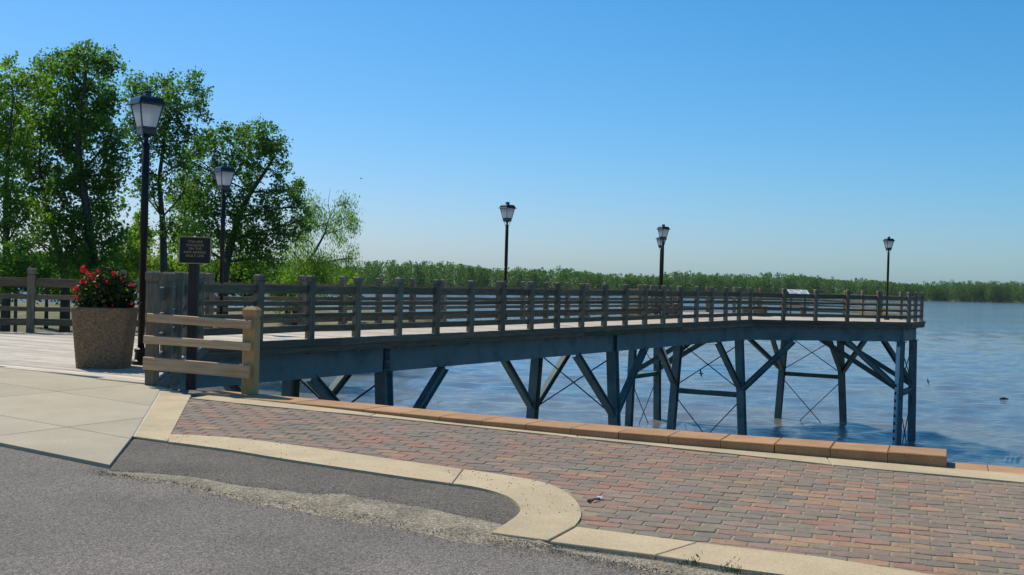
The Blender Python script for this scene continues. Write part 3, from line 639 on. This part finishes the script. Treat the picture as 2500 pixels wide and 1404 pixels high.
Ms = Matrix.Translation(c) @ Matrix.Rotation(R(6), 4, 'Z') @ Matrix.Rotation(R(90), 4, 'X')            # local x right, y up, z to the street
MB().box((0, 0, 0), (BWd, BHt, .022)).obj('board', MT['board'], sg, Mx=Ms)
for (x, y, a, b) in ((0, BHt/2, BWd+.012, .011), (0, -BHt/2, BWd+.012, .011), (BWd/2, 0, .011, BHt-.011), (-BWd/2, 0, .011, BHt-.011)):
    MB().box((x, y, .004), (a, b, .026)).obj('border', MT['gold'], sg, Mx=Ms)
for k, (txt, yy) in enumerate((('YOU ARE', .083), ('STANDING', .043), ('ON THE', .003), ('NEW MADRID', -.037), ('FAULT LINE', -.077))):
    cu = bpy.data.curves.new('lettering', 'FONT'); cu.body = txt; cu.size = .037; cu.align_x = 'CENTER'; cu.align_y = 'CENTER'; cu.extrude = .0012; cu.space_character = 1.06; cu.offset = .0006
    tmp = bpy.data.objects.new('tmp', cu); sc.collection.objects.link(tmp); me = bpy.data.meshes.new_from_object(tmp.evaluated_get(bpy.context.evaluated_depsgraph_get())); bpy.data.objects.remove(tmp)
    me.name = 'lettering'; me.materials.clear(); me.materials.append(MT['gold']); obj('lettering', me, sg, Ms @ Matrix.Translation((0, yy+.012, .0135)))

# ------------------------------------------------------------------ foliage tools
def unit(n): v = rng.normal(size=(n, 3)); return v/np.linalg.norm(v, axis=1, keepdims=True)
def leaves(P, size, asp=.7, droop=0., jit=.35):
    n = len(P); a = unit(n)
    if droop: a = a*np.array([.5, .5, .3])+np.array([0, 0, -droop]); a /= np.linalg.norm(a, axis=1, keepdims=True)
    b = np.cross(a, unit(n)); b /= np.linalg.norm(b, axis=1, keepdims=True)
    s = size*(1+jit*rng.normal(size=(n, 1))).clip(.4, 1.9)
    V = np.stack([P-a*s*.5, P+b*s*asp*.5, P+a*s*.5, P-b*s*asp*.5], 1).reshape(-1, 3)
    return V, np.arange(4*n).reshape(n, 4)
def in_lobe(c, r, n, shell=.45):
    d = unit(n); t = rng.random((n, 1))**shell; return np.asarray(c)+d*t*np.asarray(r)
def tree(name, label, trunk, lobes, leafmat, r0=.3, size=.15, dens=1., group='trees on the left bank', droop=0., asp=.75, tuft=.34, per=11, cat='tree', bare=(), twigs=7):
    """trunk: world points from the ground up; lobes: (centre, radii, density) in world space."""
    base = Vector(trunk[0]); t = thing(name, base, label, cat, group)
    mb = MB(); n = len(trunk); rad = [max(.035, r0*(1-.82*k/(n-1))) for k in range(n)]; rad[0] *= 1.35
    mb.tube(trunk, rad, 8); allP = []
    for (c, r, dn_, *sat) in lobes:
        c = Vector(c); k = min(range(1, n), key=lambda q: (Vector(trunk[q])-c).length + (3 if trunk[q][2] > c.z else 0)); p0 = Vector(trunk[k]); rr = rad[k]*(.38 if not sat else .2)
        m1 = p0.lerp(c, .45)+Vector((random.gauss(0, .15), random.gauss(0, .15), random.gauss(.05, .15)))
        if not sat: mb.tube([p0, m1, c, c+Vector((random.gauss(0, .2)*r[0], random.gauss(0, .2)*r[1], r[2]*.7))], [rr, rr*.75, rr*.5, .012], 5)
        vol = r[0]*r[1]*r[2]; nt_ = int(max(10, 66*dens*dn_*vol**.62)); T = in_lobe(c, r, nt_); 
        for q in T[:twigs if not sat else 0]: mb.tube([m1.lerp(c, random.random()) if not sat else c, (Vector(q)+c)/2+Vector((0, 0, .1)), q], [rr*.35, .022, .008], 4)
        kk = rng.poisson(per, nt_).clip(3); P = np.repeat(T, kk, 0); P = P+rng.normal(size=P.shape)*tuft*np.array([.5, .5, .42 if not droop else .75]); allP.append(P)
    for b in bare: mb.tube(b, [.03, .018, .008][:len(b)], 4)
    mb.obj('trunk', MT['bark'], t, True)
    P = np.concatenate(allP); V, Q = leaves(P, size, asp, droop); V = V-np.array(base)
    obj('crown', mesh_np('crown', V, Q, leafmat), t, Matrix.Translation(base)); return t
def W(px, py, d): return tuple(at(px, py, d))
def lob(L_, d, sp=1.5):                                     # photo-measured lobes set at the tree's own distance, spread in depth
    out = []
    for q in L_:
        x, y, rx, ry = q[:4]; dn_ = q[4] if len(q) > 4 else 1; dd = d+random.uniform(-sp, sp); k = dd/F
        ry = max(ry, .85*rx); out.append((W(x, y, dd), (rx*k, max(rx, ry)*k*.95, ry*k), dn_))
        for _ in range(2):                                   # ragged satellite tufts round each mass
            a = random.random()*6.28; f_ = random.uniform(.75, 1.15); out.append((W(x+math.cos(a)*rx*f_, y+math.sin(a)*ry*f_, dd+random.uniform(-1, 1)), (rx*k*.38, rx*k*.38, ry*k*.42), dn_*.7, 1))
    return out
def trunk(P, d, wob=.4):
    pts = [W(x, y, d+random.uniform(-wob, wob)) for x, y in P]; x, y, z = pts[0]; g = float(bank_h(np.array(x), np.array(y)))-.15
    return [(x+random.gauss(0, .1), y, g)] + pts
tree('cottonwood_tree', 'cottonwood at the left edge with a straight thin trunk and pale lower leaves', trunk([(16, 700), (15, 600), (14, 480), (20, 380), (30, 260)], 58), lob([(30, 215, 65, 50), (75, 195, 40, 40), (-50, 260, 90, 90), (15, 300, 75, 60), (50, 380, 60, 55), (-20, 420, 70, 60), (25, 480, 60, 50), (70, 520, 50, 50), (10, 560, 60, 40, .6)], 58), MT['leaf_light'], .24)
tree('cottonwood_tree', 'cottonwood with a trunk bending left, second from the left edge', trunk([(160, 690), (152, 640), (128, 560), (108, 490), (95, 400), (105, 290)], 62), lob([(105, 235, 55, 55), (125, 160, 34, 36), (80, 300, 60, 55), (140, 330, 55, 55), (70, 400, 55, 55), (130, 430, 60, 55), (85, 500, 50, 45, .8), (140, 540, 50, 50, .8), (80, 590, 50, 40, .6)], 62), MT['leaf'], .26, dens=1.3)
tree('cottonwood_tree', 'tallest dark cottonwood, its crown reaching highest above the planter', trunk([(226, 690), (222, 600), (210, 500), (198, 430), (190, 340), (205, 230), (212, 150)], 60), lob([(205, 130, 34, 32), (175, 165, 34, 50), (250, 155, 40, 36), (225, 215, 58, 44), (170, 260, 50, 55), (262, 255, 34, 40), (225, 310, 62, 50), (165, 350, 55, 50), (275, 350, 36, 42), (285, 425, 34, 50), (225, 420, 60, 55), (160, 460, 50, 50), (250, 510, 60, 50), (190, 550, 60, 50), (270, 590, 45, 45, .8), (170, 620, 70, 40, .8), (240, 640, 60, 40, .8)], 60), MT['leaf'], .33, dens=1.45)
tree('cottonwood_tree', 'cottonwood behind the nearest lamp with an upright forked trunk', trunk([(400, 690), (399, 600), (396, 530), (388, 440), (400, 350), (420, 260)], 66), lob([(345, 205, 38, 30), (325, 240, 24, 40, .7), (410, 205, 42, 32), (465, 205, 28, 28), (480, 260, 28, 34), (425, 265, 50, 40), (370, 285, 44, 40), (460, 325, 42, 32), (400, 350, 50, 38), (345, 385, 34, 36, .7), (440, 400, 40, 30, .8), (375, 450, 40, 32, .7), (450, 470, 45, 34, .6), (420, 545, 50, 35, .45), (350, 470, 30, 34, .5), (480, 370, 26, 30, .7), (330, 320, 22, 40, .6)], 66), MT['leaf'], .27)
tree('cottonwood_tree', 'broad cottonwood leaning right over the water behind the second lamp', trunk([(545, 700), (552, 640), (568, 585), (582, 530), (612, 470), (650, 415), (672, 380)], 74), lob([(640, 325, 44, 30), (590, 330, 40, 32), (676, 360, 34, 30), (630, 375, 52, 36), (690, 410, 24, 24, .7), (540, 330, 28, 32, .7), (505, 360, 34, 40, .8), (560, 400, 48, 42), (610, 430, 40, 34), (520, 440, 45, 42), (480, 400, 24, 34, .7), (690, 470, 34, 30), (650, 500, 46, 40), (715, 505, 18, 26, .8), (570, 500, 52, 44), (500, 520, 42, 44, .8), (620, 560, 60, 44), (690, 570, 42, 44), (560, 610, 60, 44), (650, 630, 60, 40), (480, 590, 40, 36, .6), (455, 500, 34, 34, .6), (530, 560, 45, 36, .7), (475, 450, 34, 34, .7), (725, 470, 16, 22, .8), (735, 540, 20, 30, .7)], 74), MT['leaf'], .36, .15, dens=1.2)
tree('willow_tree', 'small feathery willow with bare twigs, rightmost tree on the bank', trunk([(725, 700), (742, 650), (770, 612), (792, 572), (806, 525)], 84), lob([(770, 505, 26, 18, .9), (755, 540, 32, 22, .9), (790, 550, 34, 26, .9), (735, 580, 24, 24, .8), (815, 570, 30, 20, .7), (845, 500, 16, 12, .8), (835, 535, 26, 14, .8), (858, 550, 10, 14, .8), (720, 625, 34, 30), (770, 640, 36, 26, .8), (810, 645, 34, 24, 1), (850, 632, 24, 18, 1), (790, 680, 60, 26, 1.2), (730, 680, 50, 26, 1.2)], 84, 1.), MT['leaf_willow'], .2, .18, .9, droop=.9, asp=.26, tuft=.5, per=16, bare=[[W(806, 525, 84), W(801, 495, 84), W(807, 458, 84)], [W(806, 530, 84), W(818, 508, 84), W(823, 492, 84)], [W(808, 535, 84), W(832, 510, 84), W(848, 488, 84)]], twigs=10)
tree('slender_tree', 'thin pale green tree filling the gap between the nearest lamp and the sign', trunk([(440, 690), (438, 620), (448, 540), (460, 470)], 80), lob([(455, 440, 40, 36, .8), (430, 490, 44, 36, .8), (480, 510, 44, 40, .8), (440, 560, 50, 40, .8), (495, 580, 40, 40, .8), (400, 600, 44, 40, .7), (455, 640, 60, 36, .8)], 80), MT['leaf_light'], .16, .15, .8)
# undergrowth
shr = [(40, 650, 70, 45, 55, 'leaf', 'green undergrowth at the left edge behind the railing'), (310, 620, 50, 70, 72, 'leaf_light', 'bright yellow-green shrub glowing between planter flowers and nearest lamp'), (375, 655, 60, 40, 78, 'leaf_light', 'light green shrub behind the entrance railing posts'),
       (455, 650, 50, 45, 76, 'leaf_light', 'light green shrub behind the plaque sign'), (115, 665, 60, 36, 70, 'leaf', 'dark shrub between the left trunks'), (200, 690, 70, 36, 76, 'leaf', 'dark shrub behind the planter flowers'), (600, 670, 70, 34, 80, 'leaf', 'dark shrub at the foot of the leaning cottonwood'), (515, 670, 45, 34, 84, 'leaf_light', 'light shrub just right of the second lamp pole'), (845, 690, 40, 40, 92, 'leaf_light', 'yellow-green shrub at the water edge right of the willow'), (345, 560, 28, 60, 88, 'leaf_light', 'slim pale sapling seen between the lamp and the forked cottonwood'), (-60, 690, 90, 50, 60, 'leaf', 'dark shrub mostly beyond the left edge'), (700, 700, 60, 36, 88, 'leaf_light', 'light shrub below the willow')]
for (x, y, rx, ry, d, mt, lb) in shr:
    b = W(x, y+ry*.9, d); g = float(bank_h(np.array(b[0]), np.array(b[1]))); 
    tr = [(b[0], b[1], min(g, b[2])-.1), W(x, y+ry*.5, d), W(x, y, d)]
    tree('shrub', lb, tr, lob([(x, y, rx*.7, ry*.6), (x-rx*.5, y+ry*.3, rx*.5, ry*.5), (x+rx*.5, y+ry*.35, rx*.5, ry*.5), (x, y+ry*.8, rx*.8, ry*.6), (x+rx*.1, y-ry*.45, rx*.35, ry*.4, .7)], d, 1.2), MT[mt], .1, .17, .95, 'undergrowth on the left bank', cat='shrub', twigs=4)

# ------------------------------------------------------------------ far bank and its forest
A0, A1 = Vector((-570, 390)), Vector((715, 1185)); fd = (A1-A0).normalized(); fn = Vector((-fd.y, fd.x)); FL = (A1-A0).length
fb = MB(); V = []
nb_ = 60
for k in range(nb_+1):
    p = A0+fd*FL*k/nb_; j_ = random.uniform(-2, 2)
    for dn_, z in ((j_-3, WATER-.5), (j_, WATER+.15), (j_+4, WATER+1.1), (400, WATER+1.5)): q = p+fn*dn_; V.append((q.x, q.y, z))
fb.add(V, [(k*4+c, (k+1)*4+c, (k+1)*4+c+1, k*4+c+1) for k in range(nb_) for c in range(3)])
tag(fb.obj('far_bank', MT['mud'], None, True), 'low far shore across the river', 'river bank', kind='structure')
Ps, Sz, tv, tq = [], [], [], []
nT = 2480
for k in range(nT):
    s = FL*random.random(); row = random.random()**1.6; dn_ = 2+42*row; p = A0+fd*s+fn*dn_
    env = 1+.10*math.sin(s*.021+1)+.07*math.sin(s*.06+2)+.05*math.sin(s*.13)
    H = (11.6+3.2*row+1.6*max(0, s-350)/1161)*env*random.uniform(.93, 1.05)*(1.10 if random.random() < .05 else 1); r_ = random.uniform(2.2, 4.2); m_ = 170
    t = rng.random((m_, 1)); zz = .04*H+t*.96*H; rad = r_*np.sqrt(np.clip(1-((t-.5)/.54)**2, .10, 1))
    a = rng.random((m_, 1))*6.283; rr = rad*rng.random((m_, 1))**.5
    Ps.append(np.concatenate([p.x+rr*np.cos(a), p.y+rr*np.sin(a), WATER+1+zz], 1)); 
    if row < .35 and random.random() < .3:
        k0 = len(tv); wv = random.uniform(.1, .2); z0, z1 = WATER+.8, WATER+H*.7; ex, ey = fd.x*wv, fd.y*wv; gx_, gy_ = fn.x*wv, fn.y*wv
        tv += [(p.x-ex, p.y-ey, z0), (p.x-gx_, p.y-gy_, z0), (p.x+ex, p.y+ey, z0), (p.x, p.y, z1)]; tq += [(k0, k0+1, k0+3), (k0+1, k0+2, k0+3), (k0+2, k0, k0+3)]
for k in range(1150):                                         # low willows and brush on the waterline
    s = FL*random.random(); p = A0+fd*s+fn*random.uniform(-1, 4); m_ = 9; H = random.uniform(1.5, 4); m_ = 16
    Ps.append(np.array([p.x, p.y, WATER+.3])+rng.random((m_, 3))*np.array([4, 3, H])-np.array([2, 1.5, 0]))
P = np.concatenate(Ps); V, Q = leaves(P, 1.05, .55, .75)
tag(obj('far_forest', mesh_np('far_forest', V, Q, MT['far_leaf'])), 'continuous green forest lining the far shore', 'forest', kind='stuff')
tag(obj('far_forest_trunks', mesh('far_forest_trunks', tv, tq, MT['far_trunk'])), 'pale thin trunks along the edge of the far forest', 'forest', kind='stuff')

# ------------------------------------------------------------------ planter and flowering shrub
pc = Vector((-5.285, 15.2)); prot = R(9)
pl = thing('planter', (pc.x, pc.y, 0), 'square tapered planter of brown exposed aggregate on the boardwalk', 'planter')
def rsq(h_, z, r_=.06, n=4):
    out = []
    for q, (sx, sy) in enumerate(((1, 1), (-1, 1), (-1, -1), (1, -1))):
        for k in range(n+1): a = R(90*q+90*k/n); out.append((sx*(h_-r_)+r_*math.cos(a), sy*(h_-r_)+r_*math.sin(a), z))
    return out
Mp = Matrix.Translation((pc.x, pc.y, 0)) @ Matrix.Rotation(prot, 4, 'Z')
MB().rings([rsq(.282, .012), rsq(.300, .0), rsq(.303, .02), rsq(.360, .70), rsq(.371, .735), rsq(.371, .765), rsq(.362, .782), rsq(.305, .782), rsq(.295, .66)], True).obj('body', MT['aggregate'], pl, Mx=Mp)
MB().rings([rsq(.30, .70), rsq(.30, .715), rsq(.18, .735)]).obj('soil', MT['soil'], pl, Mx=Mp)
sh = thing('flowering_shrub', (pc.x, pc.y, .72), 'bushy dark shrub with red blossoms growing in the planter', 'flowering shrub')
mb = MB()
for k in range(34):
    a = random.random()*6.28; r_ = random.uniform(.1, .38); h_ = random.uniform(.2, .52)*(1-.35*(r_/.38)**2)
    mb.tube([(pc.x+random.gauss(0, .06), pc.y+random.gauss(0, .06), .7), (pc.x+math.cos(a)*r_*.6, pc.y+math.sin(a)*r_*.6, .72+h_*.6), (pc.x+math.cos(a)*r_, pc.y+math.sin(a)*r_, .72+h_)], [.008, .006, .003], 4)
mb.obj('stems', MT['bark'], sh)
P = in_lobe((pc.x, pc.y, .93), (.385, .37, .385), 5200, .5); P = P[P[:, 2] > .72]; V, Q = leaves(P, .05, .62); obj('foliage', mesh_np('foliage', V-np.array([pc.x, pc.y, .72]), Q, MT['leaf_dark']), sh, Matrix.Translation((pc.x, pc.y, .72)))
P = in_lobe((pc.x, pc.y, .93), (.39, .37, .38), 230, .22); P = P[P[:, 2] > .8]; V, Q = leaves(P, .05, .6); obj('young_leaves', mesh_np('young_leaves', V-np.array([pc.x, pc.y, .72]), Q, MT['leaf_light']), sh, Matrix.Translation((pc.x, pc.y, .72)))
P = in_lobe((pc.x+.05, pc.y, .90), (.39, .37, .36), 330, .2); P = P[(P[:, 2] > .74) & (P[:, 0] > pc.x-.1)]; V, Q = leaves(P, .048, .6); obj('reddish_leaves', mesh_np('reddish_leaves', V-np.array([pc.x, pc.y, .72]), Q, MT['leaf_red']), sh, Matrix.Translation((pc.x, pc.y, .72)))
for (x, y, s_) in ((205, 660, .055), (213, 668, .04), (223, 671, .04), (242, 664, .03), (228, 680, .035), (278, 668, .04), (200, 686, .05), (208, 690, .035), (186, 705, .06), (181, 712, .04), (186, 728, .035), (318, 696, .04), (235, 697, .03), (297, 680, .03), (262, 688, .025), (321, 742, .03), (275, 745, .022), (240, 660, .025)):
    c = at(x, y, 14.86+random.uniform(-.04, .08)); P = np.array(c)+rng.normal(size=(22, 3))*s_*.28; V, Q = leaves(P, s_*.62, .9); c_ = np.array(c)
    obj('blossom', mesh_np('blossom', V-c_, Q, MT['petal']), sh, Matrix.Translation(c))

# ------------------------------------------------------------------ furniture on the pier head
def bench(c, ang, label, L_=1.5, back=True):
    t = thing('bench', (c[0], c[1], 0), label, 'bench', 'benches on the pier head'); Mb = Matrix.Translation((c[0], c[1], 0)) @ Matrix.Rotation(ang, 4, 'Z')
    for s_ in (-1, 1):
        MB().box((s_*(L_/2-.15), 0, .2), (.09, .40, .40)).obj('leg', MT['bench'], t, Mx=Mb)
        if back: MB().box((s_*(L_/2-.15), .22, .42), (.07, .06, .84)).obj('back_post', MT['bench'], t, Mx=Mb)
    for k in range(3): MB().box((0, -.15+k*.15, .425), (L_, .135, .045)).obj('seat_slat', MT['bench'], t, Mx=Mb)
    if back:
        for k in range(2): MB().box((0, .175, .60+k*.16), (L_, .04, .13)).obj('back_slat', MT['bench'], t, Mx=Mb)
q = on_z(1857, 772, 0); bench((q.x, q.y), R(70), 'slatted bench seen end-on at the left of the pier head front railing')
q = on_z(1938, 771, 0); bench((q.x, q.y), R(17), 'low slatted bench below the information panel', 1.3, False)
q = on_z(1640, 771, 0); bench((q.x, q.y), R(105), 'slatted bench beside the overlapping lamp poles')
q = on_z(1818, 768.5, 0); tb = thing('storage_box', (q.x, q.y, 0), 'small square wooden box left of the end-on bench', 'box'); MB().box((q.x, q.y, .18), (.3, .3, .36)).obj('body', MT['bench'], tb); MB().box((q.x, q.y, .38), (.34, .34, .04)).obj('lid', MT['bench'], tb)
q = on_z(1948, 773, 0); ip = thing('information_panel', (q.x, q.y, 0), 'tilted white information panel on two legs at the pier head railing', 'information panel')
Mi = Matrix.Translation((q.x, q.y, 1.10)) @ Matrix.Rotation(R(8), 4, 'Z') @ Matrix.Rotation(R(28), 4, 'X')
MB().box((0, 0, 0), (.98, .52, .025)).obj('panel', MT['white'], ip, Mx=Mi)
for (x, y, a, b, m_) in ((-.3, .13, .2, .10, 'printgrey'), (.02, .17, .25, .05, 'printgrey'), (.32, .15, .2, .08, 'printgrey'), (.22, -.06, .3, .2, 'printblue'), (-.25, -.08, .36, .14, 'printblue')):
    MB().box((x, y, .0135), (a, b, .002)).obj('print', MT[m_], ip, Mx=Mi)
MB().box((.5, 0, 0), (.03, .54, .04)).obj('frame_side', MT['black'], ip, Mx=Mi); MB().box((-.5, 0, 0), (.03, .54, .04)).obj('frame_side', MT['black'], ip, Mx=Mi)
for s_ in (-1, 1): MB().box((s_*.34, .05, -.56), (.06, .06, 1.08)).obj('leg', MT['black'], ip, Mx=Matrix.Translation((q.x, q.y, 1.10)) @ Matrix.Rotation(R(8), 4, 'Z'))

# ------------------------------------------------------------------ birds and litter
def bird(c, span, label, bank, yaw):
    t = thing('bird', tuple(c), label, 'bird'); Mx = Matrix.Translation(c) @ Matrix.Rotation(yaw, 4, 'Z') @ Matrix.Rotation(bank, 4, 'Y'); s = span
    MB().tube([(0, -.28*s, 0), (0, -.12*s, .01*s), (0, .08*s, .01*s), (0, .2*s, .02*s), (0, .26*s, .01*s)], [.012*s, .05*s, .06*s, .035*s, .008*s], 6).obj('body', MT['bird'], t, True, Mx)
    for g in (-1, 1):
        V = [(g*.03*s, .1*s, .02*s), (g*.25*s, .14*s, .10*s), (g*.5*s, .02*s, .06*s), (g*.27*s, .0, .09*s), (g*.03*s, -.06*s, .01*s)]
        MB().rings([V, [(x, y, z-.008*s) for x, y, z in V]]).obj('wing', MT['bird'], t, Mx=Mx)
bird(at(882, 436, 90), .42, 'tiny dark bird gliding in the open sky left of centre', R(8), R(70))
bird(at(1712, 912, 45.2), .42, 'dark bird hovering by the tie rods under the walkway', R(65), R(60))
bird(at(2266, 932, 60), .4, 'small dark bird low over the water right of the last pier legs', R(70), R(40))
q = on_z(2450, 975, WATER); dl = MB().tube([(q.x-.25, q.y, WATER+.02), (q.x, q.y+.05, WATER+.06), (q.x+.3, q.y, WATER+.02)], [.05, .09, .04], 6); tag(dl.obj('driftwood', MT['bark']), 'dark piece of driftwood floating on the open river', 'driftwood')
q0, q1 = on_g(1436, 1228), on_g(1464, 1221)
tag(MB().tube([(q0.x, q0.y, q0.z+.012), ((q0.x+q1.x)/2, (q0.y+q1.y)/2, q0.z+.016), (q1.x, q1.y, q1.z+.011)], [.011, .007, .005], 5).obj('stick', MT['bark']), 'short dark stick lying on the pavers by the rounded kerb end', 'stick')
q = on_g(1463, 1219); tag(MB().rings([[(q.x-.025, q.y-.012, q.z+.012), (q.x+.02, q.y-.018, q.z+.010), (q.x+.028, q.y+.012, q.z+.013), (q.x-.015, q.y+.018, q.z+.016)], [(q.x-.02, q.y-.008, q.z+.019), (q.x+.016, q.y-.01, q.z+.017), (q.x+.02, q.y+.008, q.z+.018), (q.x-.012, q.y+.01, q.z+.021)]]).obj('paper_scrap', MT['white']), 'tiny white paper scrap beside the stick on the pavers', 'litter')
pp = []
for _ in range(110):
    k = random.randrange(len(cb)-6); t = random.random()**1.4; x = cb[k][0]*(1-t)+cf[min(k, len(cf)-1)][0]*t+random.gauss(0, .03); y = cb[k][1]*(1-t)+cf[min(k, len(cf)-1)][1]*t+random.gauss(0, .03); pp.append((x, y, gz(x, y)+.009))
for _ in range(150):
    x, y, _p = random.choice(spots); pp.append((x+random.gauss(0, .05), y+random.gauss(0, .05), gz(x, y)+.002))
pebbles('crumbs', pp, 'dark asphalt crumbs scattered on the curved kerb and pavers', .0025, .0065, M('asphalt_crumb', (.03, .028, .026), (.09, .085, .08), 9, .9, 0, coord='World'))
gv = []
for (x, y) in ((1680, 1379), (1690, 1380), (1790, 1396), (1785, 1395)):
    c = on_g(x, y)
    gv.append(np.array(c)+np.abs(rng.normal(size=(40, 3)))*np.array([.03, .012, .022])*rng.choice([-1, 1], (40, 3))*np.array([1, 1, 1]))
P = np.concatenate(gv); P[:, 2] = np.abs(P[:, 2]-gz(0, P[:, 1]))+gz(0, P[:, 1]); V, Q = leaves(P, .022, .2, -.6)
tag(obj('weeds', mesh_np('weeds', V, Q, MT['leaf_dark'])), 'sparse weeds sprouting at the foot of the kerb', 'weeds', kind='stuff')

# ------------------------------------------------------------------ river haze
hm = bpy.data.materials.new('river_haze'); hm.use_nodes = True; hn = hm.node_tree.nodes; hn.remove(hn['Principled BSDF'])
pvn = hn.new('ShaderNodeVolumePrincipled'); pvn.inputs['Color'].default_value = (.80, .88, .95, 1); pvn.inputs['Density'].default_value = .00004; pvn.inputs['Anisotropy'].default_value = .2
hm.node_tree.links.new(pvn.outputs[0], hn['Material Output'].inputs['Volume'])
tag(MB().box((300, 760, 4.5), (2500, 1700, 25)).obj('haze', hm), 'thin pale haze over the river', 'haze', kind='stuff')
